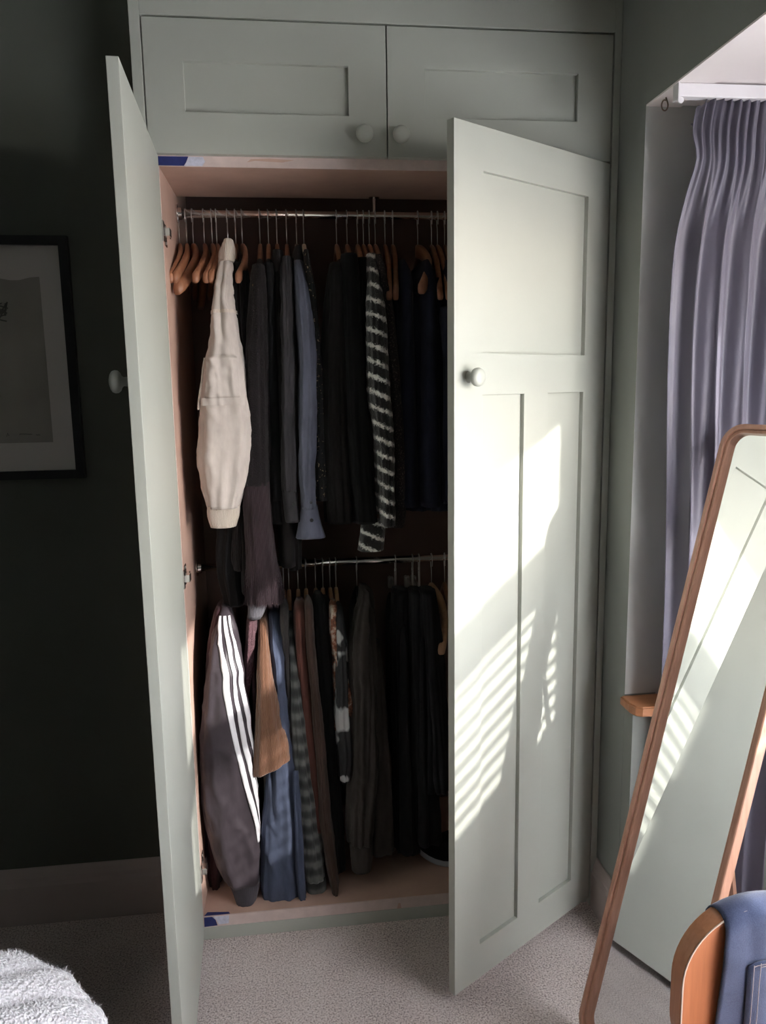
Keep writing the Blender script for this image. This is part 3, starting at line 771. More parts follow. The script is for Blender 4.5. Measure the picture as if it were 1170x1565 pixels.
garment('speckled_top', 'black top speckled with gold hanging beside the blue grey shirt', 'top', 464, 'U', f_goldp,
    [(382, 463, 471), (440, 466, 481), (520, 471, 489), (640, 477, 495), (765, 482, 500)], yc=.145, d=.045, hem=700, half=.014, fold=8)
garment('brown_black_coat', 'brown black coat in the middle of the upper rail', 'coat', 514, 'U', f_black2,
    [(402, 503, 522), (460, 497, 528), (560, 492, 530), (700, 494, 534), (800, 500, 540)], yc=.14, d=.05, hem=760, half=.026, amp=.007)
garment('black_jumper', 'plain black jumper left of the zebra jumper', 'jumper', 530, 'U', f_black,
    [(388, 520, 545), (440, 520, 550), (600, 526, 558), (720, 534, 566), (800, 542, 574)], yc=.13, d=.05, hem=760, half=.02)
garment('black_blouse', 'thin black blouse just behind the zebra jumper', 'blouse', 546, 'U', f_black2,
    [(394, 540, 562), (500, 542, 564), (640, 546, 568), (780, 552, 576)], yc=.19, d=.05, hem=780, half=.018)
gz, lz, _ = garment('zebra_jumper', 'fluffy black and white zebra striped jumper', 'jumper', 564, 'U', f_zebra,
    [(388, 559, 574, .17, .04), (430, 560, 580, .14, .05), (480, 560, 588), (540, 561, 592), (600, 563, 595), (660, 572, 599), (740, 580, 601), (805, 582, 602)], yc=.10, d=.045, hem=780, half=.018, amp=.005, fine=.003)
link('hem', Loft(px_keys([(798, 552, 588), (820, 550, 588), (842, 547, 586)], .14, .04), .002, 6.3, .8, 6, 0, .003).mesh(nu=36, nv=10), f_zebra, gz, smooth=True)
garment('tweed_jacket', 'dark speckled tweed jacket hanging behind the zebra jumper', 'jacket', 573, 'U', f_tweed,
    [(390, 570, 582), (430, 576, 592), (480, 582, 600), (560, 588, 608), (640, 594, 615), (740, 598, 620), (806, 596, 617)], yc=.155, d=.045, hem=780, half=.018)
garment('navy_dress', 'dark navy dress on the long bare hanger side of the tweed jacket', 'dress', 606, 'U', f_navy,
    [(448, 596, 640), (520, 600, 648), (640, 612, 650), (780, 620, 652)], yc=.22, d=.06, hem=770, half=.03, amp=.01, pname='front_panel')
garment('navy_coat', 'dark navy coat under the wide curved hanger', 'coat', 640, 'U', f_navy,
    [(425, 634, 672), (500, 638, 682), (640, 644, 690), (780, 650, 694)], yc=.20, d=.06, hem=770, half=.03, amp=.012)
garment('navy_long_coat', 'dark navy coat half hidden behind the open right door', 'coat', 672, 'U', f_navy,
    [(470, 668, 700), (560, 674, 712), (680, 678, 720), (770, 680, 724)], yc=.16, d=.06, hem=760, half=.03, amp=.01)

# ---- lower rail
gt, lt, _ = garment('track_jacket', 'mauve grey track jacket with three white stripes down the sleeve', 'jacket', 345, 'L', f_track,
    [(928, 339, 352, .17, .03), (965, 328, 363, .14, .045), (1000, 322, 369, .11, .055), (1050, 316, 375), (1100, 309, 382), (1150, 305, 388), (1200, 305, 393), (1250, 310, 397), (1290, 319, 399), (1325, 330, 400), (1352, 344, 399)],
    yc=.095, d=.058, hem=1280, half=.022, amp=.008, fold=4, fine=.001, creases=.013, cuff=[(1346, 346, 398), (1362, 354, 397), (1381, 361, 392)], cuffmat=f_trackcuff)
for s_i in range(3):          # stripes wind from the shoulder to the lower right edge of the sleeve
    vs_, fs_ = [], []
    nrow = 70
    for i in range(nrow+1):
        t = i/nrow; v = .03+(.84-.03)*t
        uc = -1.50 + s_i*.42 + 1.02*max(0, (t-.28)/.72)**1.1*(1-.16*s_i) - .55*max(0, (.22-t)/.22)
        wv = .125*(1-.2*t)
        for j in range(4):
            vs_.append(lt.pt(uc-wv+2*wv*j/3, v, .0022))
    for i in range(nrow):
        for j in range(3): fs_.append((i*4+j, i*4+j+1, (i+1)*4+j+1, (i+1)*4+j))
    so_ = link('white_stripe', mesh_of(vs_, fs_), f_stripe, gt, smooth=True)
    sd_ = so_.modifiers.new('thick', 'SOLIDIFY'); sd_.thickness = .0012
garment('maroon_coat', 'dark maroon coat whose front edge hangs beside the left wardrobe side', 'coat', 352, 'L', f_maroon,
    [(930, 330, 345), (1000, 318, 345), (1150, 312, 345), (1280, 314, 345), (1340, 320, 340), (1384, 330, 337)], yc=.19, d=.05, hem=1300, half=.02)
garment('mauve_knit_top', 'mauve pink knit top between the track jacket and the tan ribbed shirt', 'top', 385, 'L', f_mauve,
    [(946, 378, 393), (985, 376, 392), (1020, 373, 390), (1030, 374, 388), (1070, 370, 382)], yc=.145, d=.04, hem=1150, half=.012)
gtn, ltn, _ = garment('tan_ribbed_shirt', 'tan brown ribbed short sleeved shirt', 'shirt', 402, 'L', f_tan,
    [(943, 396, 409, .17, .035), (985, 396, 413, .13, .045), (1030, 395, 417), (1070, 393, 425), (1110, 390, 433), (1150, 387, 441), (1176, 385, 443)], yc=.085, d=.05, hem=1235, half=.015, amp=.005, slant=.42, fine=.001)
link('sleeve_hem', ltn.mesh(nu=44, nv=3, v0=.955, v1=.995, off=.0016, caps=False), f_tan, gtn, smooth=True)
gbl, lbl, _ = garment('dusty_blue_shirt', 'crumpled dusty blue cotton shirt with long gathered sleeves', 'shirt', 420, 'L', f_blue,
    [(938, 411, 427, .17, .035), (985, 412, 431, .13, .045), (1040, 417, 434), (1100, 414, 440), (1165, 406, 450), (1230, 403, 456), (1300, 400, 462), (1350, 399, 464), (1372, 400, 462)], yc=.11, d=.05, hem=1340, half=.018, amp=.009, fold=7, creases=.011,
    cuff=[(1368, 400, 462), (1385, 396, 460), (1403, 397, 458)])
lb2 = Loft(px_keys([(1180, 446, 456), (1260, 450, 462), (1340, 452, 466), (1380, 458, 468), (1408, 462, 468)], .085, .035), .005, 8.8, .85, 6, 0, .0012, .003)
link('sleeve', lb2.mesh(nu=36), f_blue, gbl, smooth=True)
garment('taupe_shirt', 'thin taupe grey shirt squeezed beside the dusty blue shirt', 'shirt', 433, 'L', f_grey,
    [(930, 428, 441), (1000, 431, 442), (1100, 437, 447), (1180, 441, 450)], yc=.13, d=.045, hem=1150, half=.010)
gck, lck, _ = garment('check_flannel_shirt', 'grey and black check flannel shirt with a buttoned cuff', 'shirt', 441, 'L', f_check,
    [(948, 436, 451, .17, .035), (1010, 440, 456, .14, .045), (1080, 442, 463), (1150, 446, 473), (1230, 453, 483), (1300, 460, 492), (1345, 465, 496)], yc=.115, d=.05, hem=1320, half=.014, amp=.006, creases=.002,
    cuff=[(1342, 465, 497), (1365, 468, 499), (1390, 470, 500)])
button(gck, at(478, 1378, .068), .005, m_chrome)
garment('rust_shirt', 'rust red brown shirt right of the check flannel shirt', 'shirt', 455, 'L', f_rust,
    [(928, 449, 468), (980, 450, 471), (1050, 453, 477), (1120, 460, 485), (1190, 468, 492), (1270, 478, 500)], yc=.125, d=.045, hem=1240, half=.013)
garment('brown_overshirt', 'dark brown overshirt with a thin pointed sleeve end', 'shirt', 467, 'L', f_brown,
    [(925, 465, 477), (990, 467, 481), (1060, 474, 488), (1150, 481, 497), (1250, 489, 505), (1330, 500, 514), (1360, 506, 517), (1380, 507, 512)], yc=.10, d=.045, hem=1300, half=.012)
garment('black_shirt', 'plain black shirt between the brown overshirt and the printed shirts', 'shirt', 482, 'L', f_black,
    [(918, 477, 496), (1000, 482, 504), (1100, 490, 512), (1250, 497, 522), (1330, 505, 526)], yc=.16, d=.05, hem=1300, half=.014)
garment('black_jersey_top', 'black jersey top just left of the rust and cream print', 'top', 493, 'L', f_black2,
    [(925, 490, 506), (1000, 494, 510), (1120, 500, 520), (1220, 505, 524)], yc=.18, d=.05, hem=1250, half=.012)
garment('floral_blouse', 'rust and cream printed blouse', 'blouse', 504, 'L', f_floral,
    [(930, 503, 515), (980, 506, 518), (1010, 511, 526), (1050, 516, 536), (1092, 525, 541)], yc=.13, d=.045, hem=1100, half=.010)
garment('monochrome_print_top', 'black top with a bold white print', 'top', 513, 'L', f_bw,
    [(935, 511, 524), (1000, 512, 530), (1040, 512, 533), (1100, 511, 536), (1150, 516, 540), (1192, 519, 534)], yc=.12, d=.045, hem=1180, half=.012)
go, lo_, _ = garment('dark_olive_shirt', 'dark olive grey shirt with a broad cuff hanging over the wardrobe floor', 'shirt', 545, 'L', f_olive,
    [(905, 549, 569, .17, .04), (950, 540, 573, .13, .05), (1000, 536, 575), (1080, 538, 576), (1180, 536, 576), (1240, 531, 572), (1292, 533, 568)], yc=.10, d=.05, hem=1250, half=.02, amp=.009, creases=.011,
    cuff=[(1288, 533, 568), (1310, 535, 569), (1332, 537, 567)])
lo2 = Loft(px_keys([(985, 566, 580), (1080, 566, 590), (1180, 566, 597), (1305, 566, 602)], .13, .045), .007, 5.2, .85, 5, 0, .0012, .002)
link('sleeve', lo2.mesh(nu=40), f_olive, go, smooth=True)
# trousers on clip hangers
def trousers(px, label, prof, yc, mat):
    x = at(px, 887, RY).x
    r = empty('clip_hanger', (x, RY, RZL), label.replace('black trousers on the clip hanger', 'chrome clip hanger holding the trousers').replace('black trousers on the middle clip hanger of three', 'middle one of three chrome clip hangers on the lower rail'), 'hanger', 'clip hangers on the lower rail')
    h = bpy.data.objects.new('hook', hook_me); COL.objects.link(h); h.parent = r
    link('stem', tube_me([(x, RY-.0005, RZL-.03), (x, RY-.0005, RZL-.095)], .004, 10), m_wire, r)
    link('bar', tube_me([(x, RY-.15, RZL-.095), (x, RY+.15, RZL-.095)], .004, 10), m_wire, r)
    for dy in (-.12, .12): link('clip', box_me(x-.009, x+.009, RY+dy-.012, RY+dy+.012, RZL-.125, RZL-.088, .002), m_wire, r)
    g, l_, _ = garment('trousers', label, 'trousers', px, 'L', mat, prof, yc=yc, d=.05, hem=prof[-1][0]-15, half=.018, amp=.009, group='black trousers on clip hangers', pname='front_leg', top=False)
    return g
trousers(604, 'black trousers on the clip hanger nearest the dark olive shirt', [(905, 598, 622), (1000, 596, 626), (1150, 600, 632), (1302, 602, 642)], .20, f_trous)
trousers(630, 'black trousers on the middle clip hanger of three', [(905, 624, 644), (1000, 620, 652), (1100, 622, 664), (1200, 626, 670), (1290, 634, 676)], .18, f_trous)
trousers(640, 'black trousers on the clip hanger farthest from the olive shirt', [(905, 640, 664), (1000, 642, 674), (1100, 650, 682), (1190, 655, 686), (1210, 660, 684)], .15, f_trous)

# dark trainer with a pale sole on the wardrobe floor
c0 = Vector((.83, .19, ZF))
sh = empty('shoe', c0, 'dark shoe with a pale upturned sole at the back of the wardrobe floor', 'shoe')
def shoe_ring(t):
    w_ = .046*(sin(pi*min(1, max(0, .08+.86*t)))**.45)*(1-.12*t); return w_
def shoe_part(z_lo, z_hi, grow, mat, name):
    verts = []; faces = []; n = 28; rows = 8
    for r_ in range(rows+1):
        f_ = r_/rows
        for j in range(n):
            a = 2*pi*j/n; t = (cos(a)+1)/2
            L_ = -.135*cos(a); wy = .045*sin(a)*(1-.12*cos(a))
            zt = z_hi(t); zl = z_lo(t); k = 1-grow*f_**2.2
            verts.append(c0+Vector((L_*k-.01*f_*grow, wy*k, zl+(zt-zl)*f_)))
    for r_ in range(rows):
        for j in range(n): faces.append((r_*n+j, r_*n+(j+1) % n, (r_+1)*n+(j+1) % n, (r_+1)*n+j))
    faces += [tuple(range(n-1, -1, -1)), tuple(rows*n+j for j in range(n))]
    bm = bmesh.new(); bm.from_mesh(mesh_of(verts, faces)); link(name, bm_mesh(bm), mat, sh, smooth=True)
toe = lambda t: .035*max(0, (.35-(1-t))/.35)**2
shoe_part(lambda t: .0005+toe(t), lambda t: .022+toe(t), .02, paint('pale_rubber', (.30, .30, .33, 1), .6), 'sole')
shoe_part(lambda t: .020+toe(t), lambda t: .075+.035*(1-t), .30, f_black, 'upper')

# ------------------------------------------------------------------ framed print on the dark wall
FX1, FZ0, FZ1 = -.2525, 1.374, 2.029; FX0 = FX1-.52; FY = YB
pf = empty('framed_print', ((FX0+FX1)/2, FY, FZ0), 'black framed print in a pale mount on the dark green wall', 'picture')
bm = bmesh.new(); fw = .0235; fd = .022
for a in ((FX0, FX1, FZ0, FZ0+fw), (FX0, FX1, FZ1-fw, FZ1), (FX0, FX0+fw, FZ0+fw, FZ1-fw), (FX1-fw, FX1, FZ0+fw, FZ1-fw)): add_box(bm, a[0], a[1], FY-fd, FY-.0005, a[2], a[3])
link('frame', bm_mesh(bm), m_frame, pf)
link('mount', box_me(FX0+fw, FX1-fw, FY-.008, FY-.002, FZ0+fw, FZ1-fw), m_mat_board, pf)
PX1, PZ0, PZ1 = -.334, 1.476, 1.921; PX0 = FX0+(FX1-PX1)
bm = bmesh.new(); rnd = random.Random(2)
top = [(PX1-(PX1-PX0)*i/14, PZ1+rnd.uniform(-.003, .003)-.004*sin(i*.5)) for i in range(15)]
pts = [(PX0, PZ0), (PX1, PZ0)] + top
bm.faces.new([bm.verts.new((x, FY-.0088, z_)) for x, z_ in pts]); ext = bmesh.ops.extrude_face_region(bm, geom=list(bm.faces))
bmesh.ops.translate(bm, vec=(0, .0006, 0), verts=[v for v in ext['geom'] if isinstance(v, bmesh.types.BMVert)])
pr = link('print', bm_mesh(bm), m_print, pf)
def ink_stroke(pts, w_=.0009): link('ink_mark', tube_me([(x, FY-.0092, z_) for x, z_ in pts], w_, 5), m_ink, pr)
# loose signature near the lower right corner and the smudged figure at the left
sx, sz = PX1-.088, PZ0+.022
ink_stroke([(sx+i*.0026, sz+.004*abs(sin(i*1.9))*(1 if i < 9 else .5)) for i in range(14)])
ink_stroke([(sx+.044+i*.002, sz-.001+.0015*sin(i*2.2)) for i in range(6)])
ink_stroke([(sx-.034, sz-.004), (sx-.031, sz+.006), (sx-.028, sz-.002)])
cx_, cz_ = -.452, 1.83
for k in range(14):
    ink_stroke([(cx_+rnd.uniform(-.02, .03), cz_+rnd.uniform(-.03, .03)) for _ in range(3)], .002)
m_gl, nt, b, N, L = new_mat('picture_glass_sheen'); b.inputs['Base Color'].default_value = (1, 1, 1, 1)
link('glazing', box_me(FX0+fw, FX1-fw, FY-.0125, FY-.0115, FZ0+fw, FZ1-fw), m_pane, pf)

# ------------------------------------------------------------------ curtain, rail and screw eye in the bay
CY_ = -0.30
cr = empty('curtain_rail', (XR+.005, CY_, 2.262), 'white curtain rail under the bay ceiling', 'curtain rail')
link('track', box_me(XR+.006, BAYX-.01, CY_-.012, CY_+.012, 2.256, 2.2855, .002), m_rail_w, cr)
link('end_stop', box_me(XR+.002, XR+.008, CY_-.013, CY_+.013, 2.250, 2.286, .001), m_rail_w, cr)
link('end_eye', lathe_me([(0, .007), (.004, .007), (.004, .003)], (XR+.009, CY_-.010, 2.248), (0, -1, 0), 16), m_rail_w, cr)
ey = at(1016, 146, -.218)
eye = link('screw_eye', tube_me([(ey.x+.008*cos(a), -.218, 2.268+.012*sin(a)) for a in [2*pi*i/18+1.2 for i in range(17)]] + [(ey.x+.002, -.218, 2.286)], .0018, 6), m_bronze)
tag(eye, 'small wire screw eye in the bay ceiling beside the curtain rail', 'hook')
m_cur, nt, b, N, L = new_mat('purple_grey_satin')
v = coords(nt); n = noise_node(nt, coords(nt, 'Object', (1, 1, .3)), 14, 4)
L.new(ramp(nt, n, [(.3, (.165, .155, .205, 1)), (.7, (.215, .20, .25, 1))]), b.inputs['Base Color']); b.inputs['Roughness'].default_value = .48
b.inputs['Sheen Weight'].default_value = .3; b.inputs['Sheen Tint'].default_value = (.9, .75, .8, 1); b.inputs['Sheen Roughness'].default_value = .4
bump(nt, b, noise_node(nt, v, 900, 2), .12, .0006)
tl = N.new('ShaderNodeBsdfTranslucent'); tl.inputs[0].default_value = (.40, .38, .45, 1); mxs = N.new('ShaderNodeMixShader'); mxs.inputs[0].default_value = .3
L.new(b.outputs[0], mxs.inputs[1]); L.new(tl.outputs[0], mxs.inputs[2]); L.new(mxs.outputs[0], N['Material Output'].inputs[0])
def cur_pt(u, z):
    t = (2.262-z)/2.2
    lx = smooth_keys([(0, 1.284), (.035, 1.272), (.07, 1.279), (.16, 1.258), (.28, 1.256), (.45, 1.270), (.58, 1.276), (1, 1.276)], t)[0]
    rx = 1.60
    x = lx+(rx-lx)*u
    open_ = min(1, max(0, (t-.035)/.11)); open_ = open_*open_*(3-2*open_)
    small = .0075*sin(u*2*pi*15+.5*sin(u*9))*(1-.97*open_) + .003*sin(u*2*pi*31+1)*(1-open_)
    ph = u*pi*5.2+.5*sin(t*2.2+u*4)+.35
    big = (.026*open_+.003)*(abs(sin(ph))**.8*2-1)
    mid_ = .006*open_*math.exp(-((t-.28)/.2)**2)*sin(u*2*pi*9+1+t*4)
    j = noise.noise(Vector((u*7, t*4, 3.3)))*.008*open_
    e = .02*math.exp(-((t-.06)/.02)**2)*math.exp(-u*14)
    return Vector((x, CY_+.002+.030*open_+small+big*.62+mid_+j-e, z))
cv = []; cf = []; NU, NV = 150, 90
for i in range(NV+1):
    z_ = 2.262-(2.262-.06)*(i/NV)**1.15
    for j in range(NU+1): cv.append(cur_pt(j/NU, z_ - (.026*math.exp(-j/NU*16)*max(0, 1-i/6)) + (.004*sin(j*.9) if i == 0 else 0)))
for i in range(NV):
    for j in range(NU): cf.append((i*(NU+1)+j, (i+1)*(NU+1)+j, (i+1)*(NU+1)+j+1, i*(NU+1)+j+1))
cu = empty('curtain', (1.45, CY_, .06), 'purple grey satin curtain gathered under the white rail', 'curtain')
co = link('drape', mesh_of(cv, cf), m_cur, cu, smooth=True)
sd_ = co.modifiers.new('thick', 'SOLIDIFY'); sd_.thickness = .002
link('heading_tape', tube_me([cur_pt(j/NU, 2.205)+Vector((0, .010, 0)) for j in range(0, NU+1, 2)], .003, 5), m_cur, cu)

# ------------------------------------------------------------------ leaning floor mirror
nrm = Vector((-.896, -.345, .278)).normalized(); er = Vector((.359, -.933, 0)).normalized(); er = (er-nrm*er.dot(nrm)).normalized(); up = nrm.cross(er); up = up if up.z > 0 else -up
def mray(px, py, dd):
    d_ = _r*((px-IW/2)/FPX) + _u*((IH/2-py)/FPX) + _f; return CAM + d_*((dd-CAM.dot(nrm))/d_.dot(nrm))
MD = -.732
m0 = mray(900, 1559, MD); m0 = m0 - up*((m0.z-.028)/up.z)                   # bottom left corner of the glass
mtop = mray(1150, 664, MD); GH = (mtop-m0).dot(up)
GWd = (mray(1084, 1410, MD)-m0).dot(er)
mr = empty('floor_mirror', m0+er*GWd/2, 'tall wooden framed floor mirror leaning beside the wardrobe', 'mirror')
def rrect(x0, x1, y0, y1, r, n=8):
    P = []
    for cx, cy, a0 in ((x1-r, y1-r, 0), (x0+r, y1-r, pi/2), (x0+r, y0+r, pi), (x1-r, y0+r, 1.5*pi)):
        for i in range(n+1): a = a0+pi/2*i/n; P.append((cx+r*cos(a), cy+r*sin(a)))
    return P
def MP(u, v_, w_): return m0 + er*u + up*v_ + nrm*w_
def ring(profile, mat, name):
    """profile: list of (grow outwards from glass edge, height above glass)"""
    loops = [[MP(u, v_, h) for u, v_ in rrect(-g, GWd+g, -g, GH+g, .036+g)] for g, h in profile]
    n = len(loops[0]); k = len(loops); verts = [p for l in loops for p in l]; faces = []
    for i in range(k):
        for j in range(n): faces.append((i*n+j, i*n+(j+1) % n, ((i+1) % k)*n+(j+1) % n, ((i+1) % k)*n+j))
    bm = bmesh.new(); bm.from_mesh(mesh_of(verts, faces)); return link(name, bm_mesh(bm), mat, mr)
ring([(0, -.004), (0, .013), (.0015, .0145), (.006, .0145), (.0075, .0140), (.0075, -.004)], m_oak, 'inner_frame')
ring([(.0083, -.008), (.0083, .0185), (.0100, .0205), (.0180, .0205), (.0205, .0190), (.0215, .0150), (.0215, -.008)], m_oak, 'outer_frame')
g_ = rrect(-.002, GWd+.002, -.002, GH+.002, .036)
link('glass', mesh_of([MP(u, v_, 0) for u, v_ in g_], [tuple(range(len(g_)))]), m_mirror, mr)
link('backing', mesh_of([MP(u, v_, -.002) for u, v_ in g_]+[MP(u, v_, -.009) for u, v_ in g_], [tuple(range(len(g_))), tuple(range(2*len(g_)-1, len(g_)-1, -1))]), m_dark_back, mr)
for u_ in (.05, GWd-.02):
    a = MP(u_, 1.02, -.012); b_ = MP(u_+.0, 0, 0) + Vector((.46, .17, 0)); b_.z = .004
    dirv = (b_-a)
    bm = bmesh.new(); w1 = er*.011; w2_ = nrm*.014
    q1 = [bm.verts.new(p) for p in (a-w1-w2_, a+w1-w2_, a+w1+w2_*0, a-w1+w2_*0)]; q2 = [bm.verts.new(p) for p in (b_-w1-w2_, b_+w1-w2_, b_+w1, b_-w1)]
    bm.faces.new(q1); bm.faces.new(q2[::-1])
    for i in range(4): bm.faces.new((q1[i], q2[i], q2[(i+1) % 4], q1[(i+1) % 4]))
    link('support_leg', bm_mesh(bm), m_oak, mr)

# ------------------------------------------------------------------ chair with jeans
HY = -1.10; CXL, CXR, CZT, CZB = .893, 1.34, .815, .50; CT = .036
ch = empty('wooden_chair', ((CXL+CXR)/2, HY-.2, 0), 'orange beech chair with a rounded back and pale edge banding', 'chair')
def outline(g): return rrect(CXL+g, CXR-g, CZB+g, CZT-g, .125-g, 14)
def curved(x, y): return y + .05*((x-(CXL+CXR)/2)/.22)**2*0
def slab(g0, loops, mat, name, cap_a=True, cap_b=True):
    L_ = [[Vector((x, curved(x, y), z_)) for x, z_ in outline(g)] for g, y in loops]; n = len(L_[0])
    verts = [p for l in L_ for p in l]; faces = []
    for i in range(len(L_)-1):
        for j in range(n): faces.append((i*n+j, i*n+(j+1) % n, (i+1)*n+(j+1) % n, (i+1)*n+j))
    if cap_a: faces.append(tuple(range(n)))
    if cap_b: faces.append(tuple((len(L_)-1)*n+j for j in range(n-1, -1, -1)))
    bm = bmesh.new(); bm.from_mesh(mesh_of(verts, faces)); return link(name, bm_mesh(bm), mat, ch)
slab(0, [(.0025, HY+CT), (0, HY+CT-.003), (0, HY+.002), (.001, HY+.0008)], m_chairwood, 'backrest')
slab(0, [(.0008, HY+.001), (.0010, HY-.0008), (.0030, HY-.0008), (.0034, HY+.001)], m_piping, 'edge_band', False, False)
slab(0, [(.0034, HY+.0004), (.0034, HY-.0002)], m_chairface, 'back_face')
link('seat', box_me(CXL+.0, CXR, HY-.44, HY+.02, .43, .46, .012), m_chairwood, ch)
for x_ in (CXL+.05, CXR-.05):
    link('leg', tube_me([(x_, HY+.018, CZB+.08), (x_, HY+.005, .44), (x_, HY+.03, 0.0)], [.014, .017, .012], 12), m_chairwood, ch)
    link('leg', tube_me([(x_, HY-.40, .435), (x_, HY-.43, 0.0)], [.017, .012], 12), m_chairwood, ch)

m_jean, nt, b, N, L = new_mat('blue_denim')
v = coords(nt); n = noise_node(nt, v, 500, 2, .8); n2 = noise_node(nt, v, 7, 4)
mx = N.new('ShaderNodeMath'); mx.operation = 'MULTIPLY_ADD'; L.new(n, mx.inputs[0]); mx.inputs[1].default_value = .55; L.new(n2, mx.inputs[2])
L.new(ramp(nt, mx.outputs[0], [(.55, (.022, .032, .082, 1)), (.95, (.072, .094, .185, 1))]), b.inputs['Base Color']); b.inputs['Roughness'].default_value = .9; b.inputs['Sheen Weight'].default_value = .3
bump(nt, b, n, .35, .001)
m_thread = paint('denim_thread', (.42, .36, .36, 1), .8, .1, 60)
je = empty('denim_jeans', ((CXL+CXR)/2+.06, HY, CZT), 'blue denim jeans draped over the chair back with a stitched pocket', 'jeans')
JX0, JX1 = CXL+.062, CXR-.015
def j_pt(u, s, off=0.0):
    """s: metres along the drape, 0 at the top ridge, + towards the room"""
    x = JX0+(JX1-JX0)*u
    # the chair's rounded corner lowers the ridge near its ends
    r_ = .125; dx = max(0, CXL+r_-x, x-(CXR-r_)); ridge = CZT-r_+sqrt(max(0, r_*r_-dx*dx))+.007+off
    w_ = noise.noise(Vector((u*5, s*7, 1.7)))*.006
    q = .026+off
    arc = q*pi/2
    mid = HY+CT/2
    if abs(s) < arc: a = s/q; y = mid-q*sin(a)*1.0; z_ = ridge-q+q*cos(a)
    else:
        y = mid-q*(1 if s > 0 else -1); z_ = ridge-q-(abs(s)-arc)
    sl = .020*sin(max(0, abs(s)-.02)*6)*(1-u)*1.0
    return Vector((x-sl*.8+.006*sin(s*9), y-abs(w_)*(1 if s > 0 else -1)-(.010*max(0, s-.05) if s > 0 else 0), z_))
vs_, fs_ = [], []; NU, NV = 50, 70
for i in range(NV+1):
    for j in range(NU+1): vs_.append(j_pt(j/NU, -.34+.74*i/NV))
for i in range(NV):
    for j in range(NU): fs_.append((i*(NU+1)+j, i*(NU+1)+j+1, (i+1)*(NU+1)+j+1, (i+1)*(NU+1)+j))
jo = link('denim', mesh_of(vs_, fs_), m_jean, je, smooth=True); sd_ = jo.modifiers.new('thick', 'SOLIDIFY'); sd_.thickness = .003; sd_.offset = 1
# back pocket: shield outline
def pocket(u0, u1, s0, s1):
    vs_, fs_ = [], []; n = 12
    for i in range(n+1):
        for j in range(n+1):
            a = j/n; bb = i/n; top_ = s0 + .030*(1-a) ; bot = s1 - .02*abs(a-.5)*2
            vs_.append(j_pt(u0+(u1-u0)*a+(.02*bb*(.5-a)), top_+(bot-top_)*bb, .0035))
    for i in range(n):
        for j in range(n): fs_.append((i*(n+1)+j, i*(n+1)+j+1, (i+1)*(n+1)+j+1, (i+1)*(n+1)+j))
    p_ = link('pocket', mesh_of(vs_, fs_), m_jean, je, smooth=True); sd_ = p_.modifiers.new('thick', 'SOLIDIFY'); sd_.thickness = .002; sd_.offset = 1
    for ins in (.05, .12):
        pts = []
        for i in range(25): bb = .98-.95*i/24; pts.append((ins, bb))
        for i in range(25): pts.append((ins+(1-2*ins)*i/24, .03+ins*.4))
        path = []
        for a, bb in pts:
            top_ = s0+.030*(1-a); bot = s1-.02*abs(a-.5)*2
            path.append(j_pt(u0+(u1-u0)*a+(.02*bb*(.5-a)), top_+(bot-top_)*bb, .006)+Vector((0, -.0010, 0)))
        link('stitching', tube_me(path, .0007, 5), m_thread, p_)
pocket(.11, .52, .085, .26)

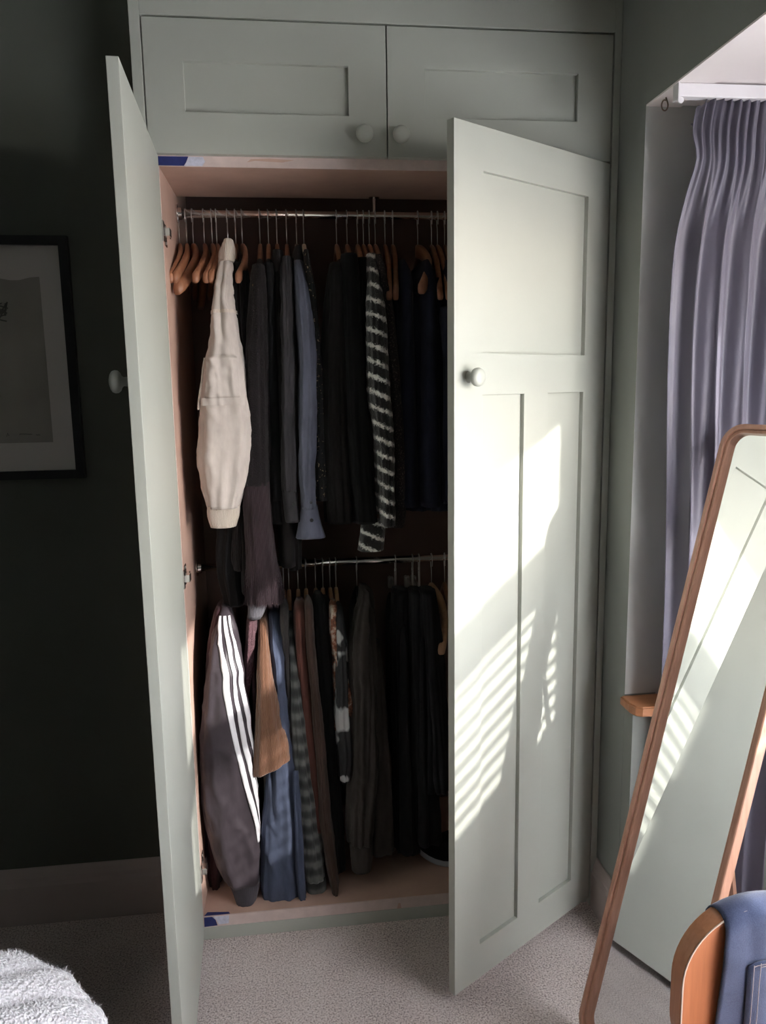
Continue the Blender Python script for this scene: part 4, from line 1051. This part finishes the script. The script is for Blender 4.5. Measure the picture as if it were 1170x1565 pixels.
# ------------------------------------------------------------------ bed corner with knitted throw
bd = empty('bed', (-.9, -1.5, 0), 'dark grey bed corner under the knitted throw', 'bed')
m_bed = F('dark_grey_bedcloth', (.022, .021, .026, 1), .25, 300, 1, 'knit', .05)
link('mattress', box_me(-1.75, -.11, -2.9, -.66, .20, .43, .06), m_bed, bd)
link('base', box_me(-1.73, -.14, -2.88, -.69, .06, .20, .01), m_bed, bd)
for x_, y_ in ((-1.68, -2.82), (-.20, -2.82), (-1.68, -.75), (-.20, -.75)): link('leg', tube_me([(x_, y_, 0), (x_, y_, .07)], .022, 12), m_frame, bd)
m_throw, nt, b, N, L = new_mat('lavender_white_knit')
v = coords(nt); w_ = N.new('ShaderNodeTexVoronoi'); w_.inputs['Scale'].default_value = 170; L.new(v, w_.inputs[0]); n = noise_node(nt, v, 90, 3)
L.new(ramp(nt, n, [(.35, (.70, .66, .70, 1)), (.62, (.90, .87, .90, 1))]), b.inputs['Base Color']); b.inputs['Roughness'].default_value = 1; b.inputs['Sheen Weight'].default_value = .5
bump(nt, b, w_.outputs[0], .8, .006)
th = empty('knitted_throw', (-.45, -1.0, .43), 'lavender white ribbed knitted throw heaped on the bed corner', 'throw')
def throw_pt(u, v_):
    """u along the ribs' normal, v_ across"""
    a = -0.55+2.45*u; 
    R_ = .05+.40*v_
    x = -.44+R_*cos(a)*1.0; y = -1.00+R_*sin(a)*.98
    rim = min(1, max(0, (1-v_)/.42)); h = .435+.135*(rim**.55)
    rib = abs(sin(u*pi*8.5+.4*sin(v_*5)))**.5*.026*min(1, v_*2)
    nn = noise.noise(Vector((x*5, y*5, .7)))*.028 + noise.noise(Vector((x*13, y*13, .2)))*.008
    edge = .012*noise.noise(Vector((u*22, 3.1, .4)))*(v_**6)
    return Vector((x+edge, y+edge, max(.436 if v_ < .93 else .34, h+rib+nn*rim)))
vs_, fs_ = [], []; NU, NV = 130, 60
for i in range(NV+1):
    for j in range(NU+1): vs_.append(throw_pt(j/NU, i/NV))
for i in range(NV):
    for j in range(NU): fs_.append((i*(NU+1)+j, i*(NU+1)+j+1, (i+1)*(NU+1)+j+1, (i+1)*(NU+1)+j))
link('knit', mesh_of(vs_, fs_), m_throw, th, smooth=True)
hv, hf = [], []; rnd = random.Random(9)
for i in range(9000):
    u = rnd.random(); v_ = min(1, rnd.random()**.6)
    p = throw_pt(u, v_); q_ = p+Vector((rnd.gauss(0, .004), rnd.gauss(0, .004), rnd.uniform(.001, .009))); s_ = Vector((.0004, .0003, 0)); k = len(hv)
    hv += [p-s_, p+s_, q_]; hf.append((k, k+1, k+2))
fz = link('wool_fuzz', mesh_of(hv, hf), m_throw, th); fz['kind'] = 'stuff'
